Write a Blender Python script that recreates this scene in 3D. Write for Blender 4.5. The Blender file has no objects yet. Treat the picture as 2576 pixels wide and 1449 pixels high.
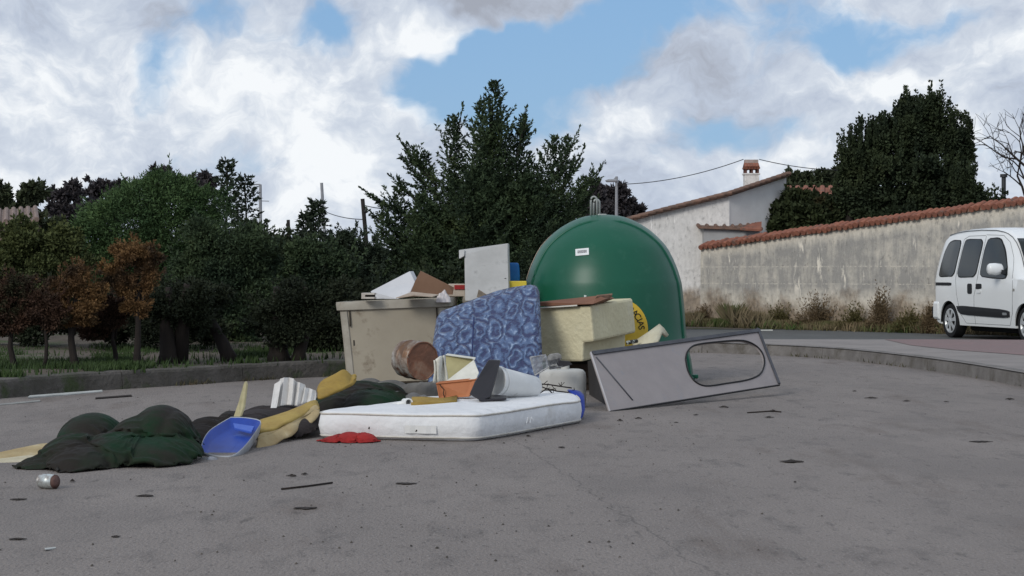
import bpy, bmesh, math, random
import numpy as np
from mathutils import Vector, Matrix, noise
from mathutils.geometry import tessellate_polygon

# ------------------------------------------------------------------ camera, sky, sun, exposure
F = 4800.0; CX = 1288.0; CY = 724.5; H = 1.05; YH = 690.0      # focal length and picture centre in photo pixels (2576 wide)
PITCH = math.atan((CY - YH) / F)
sc = bpy.context.scene
col = sc.collection
cam_d = bpy.data.cameras.new('camera'); cam = bpy.data.objects.new('camera', cam_d); col.objects.link(cam)
cam.location = (0, 0, H); cam.rotation_euler = (math.pi / 2 - PITCH, 0, 0)
cam_d.sensor_width = 36; cam_d.lens = 36 * F / 2576.0; cam_d.clip_end = 3000; cam_d.clip_start = 0.1
sc.camera = cam
sc.view_settings.view_transform = 'Standard'; sc.view_settings.look = 'None'
sc.view_settings.gamma = 1; sc.view_settings.use_curve_mapping = False
sc.view_settings.exposure = 0.0
SUN_EL = math.radians(30); SUN_AZ = math.radians(-146)          # azimuth from +Y towards +X: sun to the left and a little behind
sd = Vector((math.sin(SUN_AZ) * math.cos(SUN_EL), math.cos(SUN_AZ) * math.cos(SUN_EL), math.sin(SUN_EL)))
sun_d = bpy.data.lights.new('sun', 'SUN'); sun_d.energy = 1.65; sun_d.angle = math.radians(20); sun_d.color = (1, .95, .88)
sun = bpy.data.objects.new('sun', sun_d); col.objects.link(sun); sun.rotation_euler = sd.to_track_quat('Z', 'Y').to_euler()

def ray(px, py):
    a = (px - CX) / F; b = (CY - py) / F
    return Vector((a, b * math.sin(PITCH) + math.cos(PITCH), b * math.cos(PITCH) - math.sin(PITCH)))
def P(px, py, d):
    r = ray(px, py); return Vector((0, 0, H)) + r * (d / r.y)
def G(px, py, z=0.0):
    r = ray(px, py); return Vector((0, 0, H)) + r * ((z - H) / r.z)
def GD(py, z=0.0): return G(CX, py, z).y

def world():
    w = bpy.data.worlds.new('World'); sc.world = w; w.use_nodes = True
    nt = w.node_tree; N = nt.nodes; L = nt.links; N.clear()
    out = N.new('ShaderNodeOutputWorld'); bg = N.new('ShaderNodeBackground'); bg.inputs[1].default_value = 0.1
    L.new(bg.outputs[0], out.inputs[0])
    sky = N.new('ShaderNodeTexSky'); sky.sky_type = 'NISHITA'; sky.sun_disc = False
    sky.sun_elevation = SUN_EL; sky.sun_rotation = SUN_AZ; sky.altitude = 400
    tc = N.new('ShaderNodeTexCoord')
    def mth(op, a, b=None, clamp=False):
        m = N.new('ShaderNodeMath'); m.operation = op; m.use_clamp = clamp
        for i, v in enumerate((a, b)):
            if v is None: continue
            if isinstance(v, (int, float)): m.inputs[i].default_value = v
            else: L.new(v, m.inputs[i])
        return m.outputs[0]
    def vm(op, a, b):
        m = N.new('ShaderNodeVectorMath'); m.operation = op
        for i, v in enumerate((a, b)):
            if v is None: continue
            if isinstance(v, (tuple, Vector)): m.inputs[i].default_value = v
            else: L.new(v, m.inputs[i])
        return m.outputs['Value' if op == 'LENGTH' else 'Vector']
    def fbm(vec, s, det, rough, stretch=(1, 1, 1), off=(0, 0, 0)):
        mp = N.new('ShaderNodeMapping'); L.new(vec, mp.inputs[0]); mp.inputs['Scale'].default_value = stretch; mp.inputs['Location'].default_value = off
        n = N.new('ShaderNodeTexNoise'); n.inputs['Scale'].default_value = s; n.inputs['Detail'].default_value = det; n.inputs['Roughness'].default_value = rough
        L.new(mp.outputs[0], n.inputs['Vector']); return n
    d0 = tc.outputs['Generated']
    wn = fbm(d0, 14, 4, .6)
    warp = vm('MULTIPLY', vm('SUBTRACT', wn.outputs['Color'], (.5, .5, .5)), (.06, .06, .06))
    dw = vm('ADD', d0, warp)
    def blob(px, py, sx, sy, amp, rot=0):
        c = ray(px, py).normalized()
        q = vm('SUBTRACT', dw, tuple(c))
        if rot:
            r = N.new('ShaderNodeVectorRotate'); r.rotation_type = 'Y_AXIS'; r.inputs['Angle'].default_value = math.radians(rot); L.new(q, r.inputs['Vector']); q = r.outputs[0]
        q = vm('MULTIPLY', q, (F / sx, 3.0, F / sy))
        l = vm('LENGTH', q, None)
        return mth('MULTIPLY', mth('EXPONENT', mth('MULTIPLY', mth('MULTIPLY', l, l), -1.0)), amp)
    def tot(start, blobs):
        for b in blobs: start = mth('ADD', start, blob(*b))
        return start
    n1 = fbm(dw, 11, 7, .56, (1, 1, 1.5), (3.1, 0, 1.7))
    holes = [(1330, 165, 290, 95, -.85), (1120, 240, 140, 70, -.5), (800, 55, 90, 60, -.6), (540, 80, 170, 90, -.5), (400, 195, 85, 100, -.5, 25), (320, 262, 80, 30, -.45),
             (1640, 20, 170, 70, -.6), (1520, 300, 200, 60, -.36), (1860, 320, 280, 60, -.38), (2130, 150, 220, 100, -.38, -20), (2330, 80, 140, 55, -.4), (30, 40, 60, 60, -.2), (1200, 300, 140, 40, -.4)]
    D = tot(mth('ADD', mth('MULTIPLY', n1.outputs[0], 1.7), -.33),
            holes + [(1230, 10, 230, 50, .5), (1750, 150, 160, 110, .5), (1620, 300, 130, 60, .5), (2250, 250, 330, 70, .5), (700, 230, 300, 160, .35), (1150, 330, 90, 110, .35, -25),
                     (150, 250, 220, 260, .3), (1000, 70, 90, 60, .45)])
    mk = N.new('ShaderNodeMapRange'); mk.interpolation_type = 'SMOOTHSTEP'; mk.inputs['From Min'].default_value = .14; mk.inputs['From Max'].default_value = .52
    L.new(D, mk.inputs['Value'])
    n2 = fbm(dw, 24, 9, .62, (1, 1, 1.4), (9, 2, 4)); n3 = fbm(dw, 9, 3, .5, (1, 1, 1.6), (1, 7, 2))
    B = mth('ADD', mth('MULTIPLY', n2.outputs[0], 1.9), mth('MULTIPLY', n3.outputs[0], 1.1))
    B = mth('ADD', B, -.90)
    B = tot(B, [(1230, 0, 260, 45, -.5), (1760, 160, 200, 80, -.22), (640, 190, 220, 80, .34), (1000, 75, 110, 45, .38), (800, 420, 120, 120, .4, 30), (1100, 270, 150, 40, .3),
                (1600, 300, 120, 45, .3), (2220, 230, 240, 50, .34, -12), (230, 30, 60, 60, .35), (180, 150, 60, 30, .2), (700, 570, 150, 60, .42), (1900, 330, 150, 60, -.1), (60, 330, 150, 150, .2), (1900, 430, 260, 45, .15), (980, 480, 140, 60, .2), (450, 380, 130, 60, .15), (2400, 330, 200, 90, .12)])
    cr = N.new('ShaderNodeValToRGB'); L.new(B, cr.inputs[0])
    e = cr.color_ramp.elements
    e[0].position = .05; e[0].color = (3.7, 4.0, 4.7, 1); e[1].position = 1.0; e[1].color = (9.2, 9.5, 9.8, 1)
    x = e.new(.42); x.color = (5.1, 5.75, 6.9, 1); x = e.new(.7); x.color = (6.5, 7.1, 8.0, 1)
    # blue sky a little desaturated by thin high cloud
    blue = N.new('ShaderNodeMix'); blue.data_type = 'RGBA'; blue.inputs['Factor'].default_value = .72
    L.new(sky.outputs[0], blue.inputs['A']); blue.inputs['B'].default_value = (2.1, 4.1, 7.1, 1)
    mx = N.new('ShaderNodeMix'); mx.data_type = 'RGBA'; L.new(mk.outputs[0], mx.inputs['Factor'])
    L.new(blue.outputs['Result'], mx.inputs['A']); L.new(cr.outputs[0], mx.inputs['B'])
    L.new(mx.outputs['Result'], bg.inputs[0])
world()

# ------------------------------------------------------------------ materials
MATS = {}
def mat(name, c1, c2=None, scale=4.0, rough=.75, bump=0.0, bscale=40.0, stretch=(1, 1, 1), spec=.3, metal=0.0, contrast=(.35, .65), detail=5, c3=None, c3scale=12.0, c3t=(.6, .7), emis=None, trans=0, coord='Object', spread=None):
    if name in MATS: return MATS[name]
    m = bpy.data.materials.new(name); m.use_nodes = True; nt = m.node_tree; N = nt.nodes; L = nt.links
    b = N['Principled BSDF']; b.inputs['Roughness'].default_value = rough; b.inputs['Specular IOR Level'].default_value = spec; b.inputs['Metallic'].default_value = metal
    tc = N.new('ShaderNodeTexCoord'); mp = N.new('ShaderNodeMapping'); mp.inputs['Scale'].default_value = stretch
    L.new(tc.outputs[coord], mp.inputs[0])
    if c2 is None: c2 = tuple(v * .82 for v in c1)
    n = N.new('ShaderNodeTexNoise'); n.inputs['Scale'].default_value = scale; n.inputs['Detail'].default_value = detail; n.inputs['Roughness'].default_value = .6
    L.new(mp.outputs[0], n.inputs['Vector'])
    r = N.new('ShaderNodeValToRGB'); r.color_ramp.elements[0].position = contrast[0]; r.color_ramp.elements[1].position = contrast[1]
    r.color_ramp.elements[0].color = (*c2, 1); r.color_ramp.elements[1].color = (*c1, 1); L.new(n.outputs[0], r.inputs[0])
    out = r.outputs[0]
    if c3 is not None:
        n3 = N.new('ShaderNodeTexNoise'); n3.inputs['Scale'].default_value = c3scale; n3.inputs['Detail'].default_value = 6; n3.inputs['Roughness'].default_value = .65
        L.new(mp.outputs[0], n3.inputs['Vector'])
        mr = N.new('ShaderNodeMapRange'); mr.inputs['From Min'].default_value = c3t[0]; mr.inputs['From Max'].default_value = c3t[1]; L.new(n3.outputs[0], mr.inputs['Value'])
        mx = N.new('ShaderNodeMix'); mx.data_type = 'RGBA'; L.new(mr.outputs[0], mx.inputs['Factor']); L.new(out, mx.inputs['A']); mx.inputs['B'].default_value = (*c3, 1)
        out = mx.outputs['Result']
    L.new(out, b.inputs['Base Color'])
    if bump:
        nb = N.new('ShaderNodeTexNoise'); nb.inputs['Scale'].default_value = bscale; nb.inputs['Detail'].default_value = 5; L.new(mp.outputs[0], nb.inputs['Vector'])
        bp = N.new('ShaderNodeBump'); bp.inputs['Strength'].default_value = bump; bp.inputs['Distance'].default_value = .02; L.new(nb.outputs[0], bp.inputs['Height']); L.new(bp.outputs[0], b.inputs['Normal'])
    MATS[name] = m; return m

# ------------------------------------------------------------------ object helpers
def tag(o, label=None, cat=None, group=None, kind=None):
    if label: o['label'] = label
    if cat: o['category'] = cat
    if group: o['group'] = group
    if kind: o['kind'] = kind
    return o
def thing(name, loc, label, cat, group=None):
    o = bpy.data.objects.new(name, None); o.empty_display_size = .1; o.location = loc; col.objects.link(o)
    return tag(o, label, cat, group)
def wloc(o):
    v = Vector((0, 0, 0))
    while o is not None: v += o.location; o = o.parent
    return v
def link(name, me, m, parent, smooth=False, bevel=0, solid=0, sub=0, origin=None, autos=None):
    if origin is None:
        if parent is not None: origin = wloc(parent)
        else:
            vs = [v.co for v in me.vertices]
            origin = Vector((sum(v.x for v in vs) / len(vs), sum(v.y for v in vs) / len(vs), min(v.z for v in vs)))
    me.transform(Matrix.Translation(-Vector(origin)))
    o = bpy.data.objects.new(name, me); col.objects.link(o)
    if parent is not None:
        o.parent = parent; o.location = Vector(origin) - wloc(parent)
    else: o.location = origin
    if m is not None: me.materials.append(m)
    if smooth:
        me.polygons.foreach_set('use_smooth', [True] * len(me.polygons))
        if autos: me.set_sharp_from_angle(angle=math.radians(autos))
    if solid:
        s = o.modifiers.new('solid', 'SOLIDIFY'); s.thickness = solid; s.offset = 0
    if bevel:
        b = o.modifiers.new('bevel', 'BEVEL'); b.width = bevel; b.segments = 2; b.limit_method = 'ANGLE'; b.angle_limit = math.radians(40)
    if sub:
        s = o.modifiers.new('sub', 'SUBSURF'); s.levels = sub; s.render_levels = sub
    return o
class MB:
    def __init__(s): s.v = []; s.f = []
    def add(s, vs, fs):
        b = len(s.v); s.v += [Vector(v) for v in vs]; s.f += [tuple(i + b for i in f) for f in fs]; return s
    def box(s, a, b, M=None):
        x0, y0, z0 = a; x1, y1, z1 = b
        vs = [Vector(v) for v in ((x0, y0, z0), (x1, y0, z0), (x1, y1, z0), (x0, y1, z0), (x0, y0, z1), (x1, y0, z1), (x1, y1, z1), (x0, y1, z1))]
        if M is not None: vs = [M @ v for v in vs]
        return s.add(vs, [(0, 3, 2, 1), (4, 5, 6, 7), (0, 1, 5, 4), (1, 2, 6, 5), (2, 3, 7, 6), (3, 0, 4, 7)])
    def prism(s, poly, vec):                      # polygon extruded along vec
        n = len(poly); vec = Vector(vec); poly = [Vector(p) for p in poly]
        return s.add(poly + [p + vec for p in poly], [tuple(range(n)), tuple(range(2 * n - 1, n - 1, -1))] + [(i, i + n, (i + 1) % n + n, (i + 1) % n) for i in range(n)])
    def tube(s, pts, r, seg=8, caps=True):
        pts = [Vector(p) for p in pts]; n = len(pts); rs = r if isinstance(r, (list, tuple)) else [r] * n
        b = len(s.v); up = Vector((0, 0, 1))
        for i, p in enumerate(pts):
            t = (pts[min(i + 1, n - 1)] - pts[max(i - 1, 0)]).normalized()
            a = t.cross(up if abs(t.z) < .95 else Vector((1, 0, 0))).normalized(); c = t.cross(a).normalized()
            for k in range(seg):
                an = 2 * math.pi * k / seg; s.v.append(p + (a * math.cos(an) + c * math.sin(an)) * rs[i])
        for i in range(n - 1):
            for k in range(seg):
                k2 = (k + 1) % seg; s.f.append((b + i * seg + k, b + i * seg + k2, b + (i + 1) * seg + k2, b + (i + 1) * seg + k))
        if caps:
            s.f.append(tuple(b + k for k in range(seg))[::-1]); s.f.append(tuple(b + (n - 1) * seg + k for k in range(seg)))
        return s
    def loft(s, rings, cap=True):
        n = len(rings[0]); b = len(s.v)
        for r in rings: s.v += [Vector(v) for v in r]
        for i in range(len(rings) - 1):
            for k in range(n):
                k2 = (k + 1) % n; s.f.append((b + i * n + k, b + i * n + k2, b + (i + 1) * n + k2, b + (i + 1) * n + k))
        if cap:
            s.f.append(tuple(b + k for k in range(n))[::-1]); s.f.append(tuple(b + (len(rings) - 1) * n + k for k in range(n)))
        return s
    def grid(s, rows):                            # rows of points
        n = len(rows[0]); b = len(s.v)
        for r in rows: s.v += [Vector(v) for v in r]
        for i in range(len(rows) - 1):
            for k in range(n - 1):
                s.f.append((b + i * n + k, b + i * n + k + 1, b + (i + 1) * n + k + 1, b + (i + 1) * n + k))
        return s
    def xf(s, M): s.v = [M @ v for v in s.v]; return s
    def build(s, name, m, parent=None, **kw):
        me = bpy.data.meshes.new(name); me.from_pydata([tuple(v) for v in s.v], [], s.f); me.update()
        bm = bmesh.new(); bm.from_mesh(me); bmesh.ops.recalc_face_normals(bm, faces=bm.faces); bm.to_mesh(me); bm.free()
        return link(name, me, m, parent, **kw)
def plate(name, pts, vec, m, parent=None, **kw):
    """polygon given as (px,py,depth) extruded along vec"""
    return MB().prism([P(*p) for p in pts], vec).build(name, m, parent, **kw)
def npmesh(V, Fq):
    me = bpy.data.meshes.new('leaves'); nv = len(V); nf = len(Fq); k = Fq.shape[1]
    me.vertices.add(nv); me.vertices.foreach_set('co', V.astype(np.float32).ravel())
    me.loops.add(nf * k); me.loops.foreach_set('vertex_index', Fq.astype(np.int32).ravel())
    me.polygons.add(nf); me.polygons.foreach_set('loop_start', np.arange(0, nf * k, k, dtype=np.int32))
    me.update(calc_edges=True); me.validate(); return me
def resample(poly, step):
    out = []
    for i in range(len(poly)):
        a = Vector(poly[i]); b = Vector(poly[(i + 1) % len(poly)]); n = max(1, int((b - a).length / step))
        out += [a + (b - a) * k / n for k in range(n)]
    return out
def rrect(w, h, r, n=5):
    pts = []
    for cx, cy, a0 in ((w / 2 - r, h / 2 - r, 0), (-w / 2 + r, h / 2 - r, 90), (-w / 2 + r, -h / 2 + r, 180), (w / 2 - r, -h / 2 + r, 270)):
        for k in range(n + 1):
            a = math.radians(a0 + 90 * k / n); pts.append((cx + r * math.cos(a), cy + r * math.sin(a)))
    return pts
def fn(x, y, s, seed=0.0): return noise.noise(Vector((x * s + seed, y * s - seed * 1.7, seed * .37)))
def interp(tab, x):
    if x <= tab[0][0]: return tab[0][1]
    for (a, va), (b, vb) in zip(tab, tab[1:]):
        if x <= b: return va + (vb - va) * (x - a) / (b - a)
    return tab[-1][1]
def heap(name, lobes, m, parent=None, label=None, cat=None, step=.015, fold=.03, fs=7.0, seed=1.0, base=0.0, warp=.06, crease=1.8, **kw):
    """crumpled cloth: the union of lobes (px, py_top, depth, half_width_px, half_depth_m, power), a skin over the ground"""
    L = []
    for (px, py, d, hw, hd, pw) in lobes:
        t = P(px, py, d); L.append((t.x, d, t.z - base, hw / F * d, hd, pw))
    x0 = min(l[0] - l[3] for l in L) - .1; x1 = max(l[0] + l[3] for l in L) + .1; y0 = min(l[1] - l[4] for l in L) - .15; y1 = max(l[1] + l[4] for l in L) + .15
    sy = step * 1.8
    nx = int((x1 - x0) / step); ny = int((y1 - y0) / sy); rows = []; keep = []
    for j in range(ny + 1):
        row = []
        for i in range(nx + 1):
            x = x0 + i * step; y = y0 + j * sy
            wx = x + warp * fn(x, y * .6, 5, seed); wy = y + warp * 2 * fn(x, y, 3.5, seed + 9)
            z = -1
            for (lx, ly, lh, rx, ry, pw) in L:
                q = ((wx - lx) / rx) ** 2 + ((wy - ly) / ry) ** 2
                if q < 1: z = max(z, lh * (1 - q) ** pw)
            if z > 0:
                r = 1 - abs(fn(wx + .5 * wy, wy * .5, fs, seed + 3)) * 2.2
                r2 = 1 - abs(fn(wx * 1.3 - .4 * wy, wy * .6, fs * 1.9, seed + 5)) * 2
                tri = 0
                for (an, fq, am) in ((.5, 3.1, 1.0), (2.1, 4.3, .8), (1.2, 6.7, .5), (2.8, 9.0, .3)):
                    tt = (wx * math.cos(an) + wy * .55 * math.sin(an)) * fq * fs / 6 + 1.1 * fn(wx, wy * .5, 2.2, seed + an * 7)
                    tri += am * (abs((tt % 1) - .5) * 2 - .5) * max(0, .35 + 1.6 * fn(wx, wy, 1.9, seed + an))
                z += fold * crease * tri * min(1, z / .06)
                z = z + fold * .5 * (r - .5) * min(1, z / .05) + fold * .45 * (r2 - .5) * min(1, z / .04)
            row.append((x, y, base + max(z, -.004))); keep.append(z > -.5)
        rows.append(row)
    mb = MB(); mb.grid(rows)
    n = nx + 1
    mb.f = [f for f in mb.f if any(keep[i] for i in f)]
    used = sorted({i for f in mb.f for i in f}); mp = {o: k for k, o in enumerate(used)}
    mb.v = [mb.v[i] for i in used]; mb.f = [tuple(mp[i] for i in f) for f in mb.f]
    o = mb.build(name, m, parent, smooth=True, **kw)
    if label: tag(o, label, cat)
    return o
def drape(name, lobes, m, label, cat, nx=80, ny=90, slack=1.28, steps=170, seed=1, hs=.86, grow=1.0, keep=.97, base=0.0, amp=.05):
    """a real sheet dropped, crumpled, over the lobes and left to settle (position based cloth)"""
    Lb = []
    for (px, py, d, hw, hd, pw) in lobes:
        t = P(px, py, d); Lb.append((t.x, d, (t.z - base) * hs, hw / F * d, hd, pw))
    def hgt(x, y):
        z = np.zeros_like(x)
        for (lx, ly, lh, rx, ry, pw) in Lb:
            q = np.clip(1 - ((x - lx) / rx) ** 2 - ((y - ly) / ry) ** 2, 0, 1); z = np.maximum(z, lh * q ** pw)
        return z + base
    x0 = min(l[0] - l[3] for l in Lb); x1 = max(l[0] + l[3] for l in Lb); y0 = min(l[1] - l[4] for l in Lb); y1 = max(l[1] + l[4] for l in Lb)
    rs = np.random.RandomState(seed); U, V = np.meshgrid(np.linspace(0, 1, nx), np.linspace(0, 1, ny)); X = x0 + (x1 - x0) * U; Y = y0 + (y1 - y0) * V
    cx, cy = (x0 + x1) / 2, (y0 + y1) / 2; X = cx + (X - cx) * grow; Y = cy + (Y - cy) * grow
    N_ = np.zeros_like(X)
    for f_, a_ in ((5, 1), (9, .7), (16, .4)):
        for _ in range(3):
            th = rs.uniform(0, 6.28); N_ += a_ * np.sin((X * math.cos(th) + Y * .6 * math.sin(th)) * f_ * 2 + rs.uniform(0, 6.28))
    near = hgt(X, Y) > base + .004
    p = np.stack([X, Y, hgt(X, Y) + .05 + amp * (N_ + 2) * .3], -1); q = p.copy(); dx = (X[0, 1] - X[0, 0]) * slack; dy = (Y[1, 0] - Y[0, 0]) * slack
    def con(A, B, L, k=1.0):
        d_ = p[B] - p[A]; l = np.linalg.norm(d_, axis=-1, keepdims=True) + 1e-9; c = d_ * (.5 * k * (l - L) / l); p[A] += c; p[B] -= c
    S = slice
    for it in range(steps):
        v = (p - q) * keep; q = p.copy(); p += v; p[..., 2] -= .0016
        for _ in range(5):
            for o in (0, 1):
                e1 = (nx - o) // 2 * 2; con((S(None), S(o, o + e1, 2)), (S(None), S(o + 1, o + e1, 2)), dx)
                e2 = (ny - o) // 2 * 2; con((S(o, o + e2, 2), S(None)), (S(o + 1, o + e2, 2), S(None)), dy)
            dg_ = math.hypot(dx, dy)
            for o in (0, 1):
                e2 = (ny - o) // 2 * 2
                con((S(o, o + e2, 2), S(0, nx - 1)), (S(o + 1, o + e2, 2), S(1, nx)), dg_, .35); con((S(o, o + e2, 2), S(1, nx)), (S(o + 1, o + e2, 2), S(0, nx - 1)), dg_, .35)
            con((S(None), S(0, nx - 3)), (S(None), S(3, nx)), dx * 2.8, .06); con((S(0, ny - 3), S(None)), (S(3, ny), S(None)), dy * 2.8, .06)
            h_ = hgt(p[..., 0], p[..., 1]) + .005; hit = p[..., 2] < h_
            p[..., 2] = np.where(hit, h_, p[..., 2])
            p[..., :2] = np.where(hit[..., None], q[..., :2] * .7 + p[..., :2] * .3, p[..., :2])
    mb = MB(); mb.v = [V3_ for V3_ in map(Vector, p.reshape(-1, 3).tolist())]
    for j in range(ny - 1):
        for i in range(nx - 1):
            if near[j, i] or near[j + 1, i + 1] or near[j, i + 1] or near[j + 1, i]: mb.f.append((j * nx + i, j * nx + i + 1, (j + 1) * nx + i + 1, (j + 1) * nx + i))
    used = sorted({i for f in mb.f for i in f}); mp = {o: k for k, o in enumerate(used)}
    mb.v = [mb.v[i] for i in used]; mb.f = [tuple(mp[i] for i in f) for f in mb.f]
    o = mb.build(name, m, None, smooth=True, solid=.004, sub=1)
    return tag(o, label, cat)
def strip(name, top, bot, m, parent=None, solid=.012, sub=0, rows=6, wob=0.0, seed=1.0, smooth=True, **kw):
    """ruled sheet between two polylines of (px,py,depth) with equal counts"""
    A = [P(*p) for p in top]; B = [P(*p) for p in bot]; R = []
    for j in range(rows + 1):
        t = j / rows
        R.append([a.lerp(b, t) + Vector((0, 1, .4)) * wob * fn(a.x + t, t * 2, 6, seed) for a, b in zip(A, B)])
    return MB().grid(R).build(name, m, parent, solid=solid, sub=sub, smooth=smooth, **kw)

# ------------------------------------------------------------------ setting
def asphalt_mat():
    m = mat('asphalt', (.236, .208, .190), (.183, .161, .148), scale=.9, rough=.88, contrast=(.3, .7), stretch=(1, .45, 1), bump=.7, bscale=70, spec=.25)
    nt = m.node_tree; N = nt.nodes; L = nt.links; b = N['Principled BSDF']
    src = b.inputs['Base Color'].links[0].from_socket
    tc = [n for n in N if n.type == 'TEX_COORD'][0]
    def layer(src, scale, stretch, lo, hi, colr, det=6, amt=1.0, rough=.65):
        mp = N.new('ShaderNodeMapping'); mp.inputs['Scale'].default_value = stretch; L.new(tc.outputs['Object'], mp.inputs[0])
        n = N.new('ShaderNodeTexNoise'); n.inputs['Scale'].default_value = scale; n.inputs['Detail'].default_value = det; n.inputs['Roughness'].default_value = rough; L.new(mp.outputs[0], n.inputs['Vector'])
        r = N.new('ShaderNodeMapRange'); r.inputs['From Min'].default_value = lo; r.inputs['From Max'].default_value = hi; r.inputs['To Max'].default_value = amt; L.new(n.outputs[0], r.inputs['Value'])
        x = N.new('ShaderNodeMix'); x.data_type = 'RGBA'; L.new(r.outputs[0], x.inputs['Factor']); L.new(src, x.inputs['A']); x.inputs['B'].default_value = (*colr, 1); return x.outputs['Result']
    src = layer(src, 5, (1, .35, 1), .54, .74, (.10, .09, .085), amt=.75)
    src = layer(src, 26, (1, .55, 1), .57, .72, (.075, .068, .065), amt=.85)
    src = layer(src, 90, (1, .6, 1), .55, .7, (.32, .30, .285), det=2, amt=.7)
    src = layer(src, 1.7, (1, .25, 1), .56, .70, (.12, .096, .082), amt=.6)
    src = layer(src, .6, (1, .5, 1), .52, .6, (.165, .148, .138), amt=.45, det=8)
    src = layer(src, 11, (1, .22, 1), .62, .70, (.075, .068, .064), amt=.5, det=4)
    # the crack across the lot: distance to a line wobbled by noise
    a = G(1290, 1105); c = G(1800, 1449); dv = (c - a).normalized(); nrm = Vector((-dv.y, dv.x, 0))
    nz = N.new('ShaderNodeTexNoise'); nz.inputs['Scale'].default_value = 5; nz.inputs['Detail'].default_value = 6; L.new(tc.outputs['Object'], nz.inputs['Vector'])
    dt = N.new('ShaderNodeVectorMath'); dt.operation = 'DOT_PRODUCT'; L.new(tc.outputs['Object'], dt.inputs[0]); dt.inputs[1].default_value = nrm
    s1 = N.new('ShaderNodeMath'); s1.operation = 'SUBTRACT'; L.new(dt.outputs['Value'], s1.inputs[0]); s1.inputs[1].default_value = a.dot(nrm)
    s2 = N.new('ShaderNodeMath'); s2.operation = 'MULTIPLY_ADD'; L.new(nz.outputs[0], s2.inputs[0]); s2.inputs[1].default_value = .16; L.new(s1.outputs[0], s2.inputs[2])
    s3 = N.new('ShaderNodeMath'); s3.operation = 'SUBTRACT'; L.new(s2.outputs[0], s3.inputs[0]); s3.inputs[1].default_value = .08
    s4 = N.new('ShaderNodeMath'); s4.operation = 'ABSOLUTE'; L.new(s3.outputs[0], s4.inputs[0])
    mr = N.new('ShaderNodeMapRange'); mr.inputs['From Min'].default_value = 0; mr.inputs['From Max'].default_value = .009; mr.inputs['To Min'].default_value = .5; mr.inputs['To Max'].default_value = 0; L.new(s4.outputs[0], mr.inputs['Value'])
    x = N.new('ShaderNodeMix'); x.data_type = 'RGBA'; L.new(mr.outputs[0], x.inputs['Factor']); L.new(src, x.inputs['A']); x.inputs['B'].default_value = (.06, .056, .053, 1)
    L.new(x.outputs['Result'], b.inputs['Base Color']); return m
M_ASPH = asphalt_mat()
def sheet(name, pts, z, m):
    mb = MB(); mb.add([(p[0], p[1], z) for p in pts], [tuple(range(len(pts)))])
    o = mb.build(name, m, origin=(0, 0, 0)); o['kind'] = 'structure'; return o
sheet('ground', [(-1500, -60), (1500, -60), (1500, 2600), (-1500, 2600)], 0, M_ASPH)
def gxy(px, py, z=0): g = G(px, py, z); return (g.x, g.y)
def smooth_line(pts, n=8):
    out = []
    for i in range(len(pts) - 1):
        p0 = Vector(pts[max(i - 1, 0)]); p1 = Vector(pts[i]); p2 = Vector(pts[i + 1]); p3 = Vector(pts[min(i + 2, len(pts) - 1)])
        for k in range(n):
            t = k / n; out.append(.5 * ((2 * p1) + (-p0 + p2) * t + (2 * p0 - 5 * p1 + 4 * p2 - p3) * t * t + (-p0 + 3 * p1 - 3 * p2 + p3) * t ** 3))
    out.append(Vector(pts[-1])); return out
M_KERB = mat('kerb_concrete', (.20, .188, .178), (.14, .13, .122), scale=5, rough=.9, bump=.5, bscale=30, c3=(.10, .09, .075), c3scale=3, c3t=(.5, .7))
M_KERBD = mat('kerb_dark', (.12, .11, .10), (.07, .065, .055), scale=3, rough=.95, bump=.8, bscale=25, c3=(.05, .065, .03), c3scale=2.5, c3t=(.5, .62))
M_PAVE = mat('pavement', (.27, .245, .23), (.22, .20, .188), scale=2, rough=.9, bump=.3, bscale=60)
M_RED = mat('red_paving', (.225, .155, .15), (.20, .15, .145), scale=3, rough=.9, bump=.3, bscale=60)
M_ROAD = mat('road_asphalt', (.105, .108, .105), (.085, .087, .085), scale=1.2, rough=.85, bump=.3, bscale=60, stretch=(1, .4, 1))
M_LINE = mat('road_paint', (.6, .6, .55), (.42, .42, .38), scale=9, rough=.7)
def kerb_run(name, line, z, width, m, stone=1.0, side=1, gap=.004):
    """line: front foot of the kerb; stones laid along it"""
    mb = MB(); acc = 0; seg = [line[0]]; runs = []
    for a, b in zip(line, line[1:]):
        seg.append(b); acc += (b - a).length
        if acc >= stone: runs.append(seg); seg = [b]; acc = 0
    if len(seg) > 1: runs.append(seg)
    for r in runs:
        rings = []
        for i, p in enumerate(r):
            t = (r[min(i + 1, len(r) - 1)] - r[max(i - 1, 0)]).normalized(); n = Vector((-t.y, t.x)) * side
            q = p + (t * gap if i == 0 else (-t * gap if i == len(r) - 1 else t * 0))
            jit = .006 * fn(p.x, p.y, 1.3)
            rings.append([(q + n * u).to_3d() + Vector((0, 0, v)) for u, v in ((0, -.02), (.012, z - .03 + jit), (.022, z - .008 + jit), (.045, z + jit), (width, z + jit), (width, -.02))])
        mb.loft(rings)
    o = mb.build(name, m, origin=(0, 0, 0)); o['kind'] = 'structure'; return o
KR = smooth_line([gxy(*p) for p in ((2900, 1045), (2740, 1005), (2576, 974), (2420, 945), (2280, 924), (2150, 908), (2040, 899), (1930, 893), (1800, 888), (1650, 884), (1450, 880), (1250, 876))])
kerb_run('kerb', KR, .14, .14, M_KERB, side=-1)
YB = 26.6
sheet('pavement', [(p.x, p.y) for p in KR] + [(KR[-1].x, YB + .6), (2, YB + .4), (7.2, YB), (14, YB - 1.5), (14, 12), (6.5, 12)], .136, M_PAVE)
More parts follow.
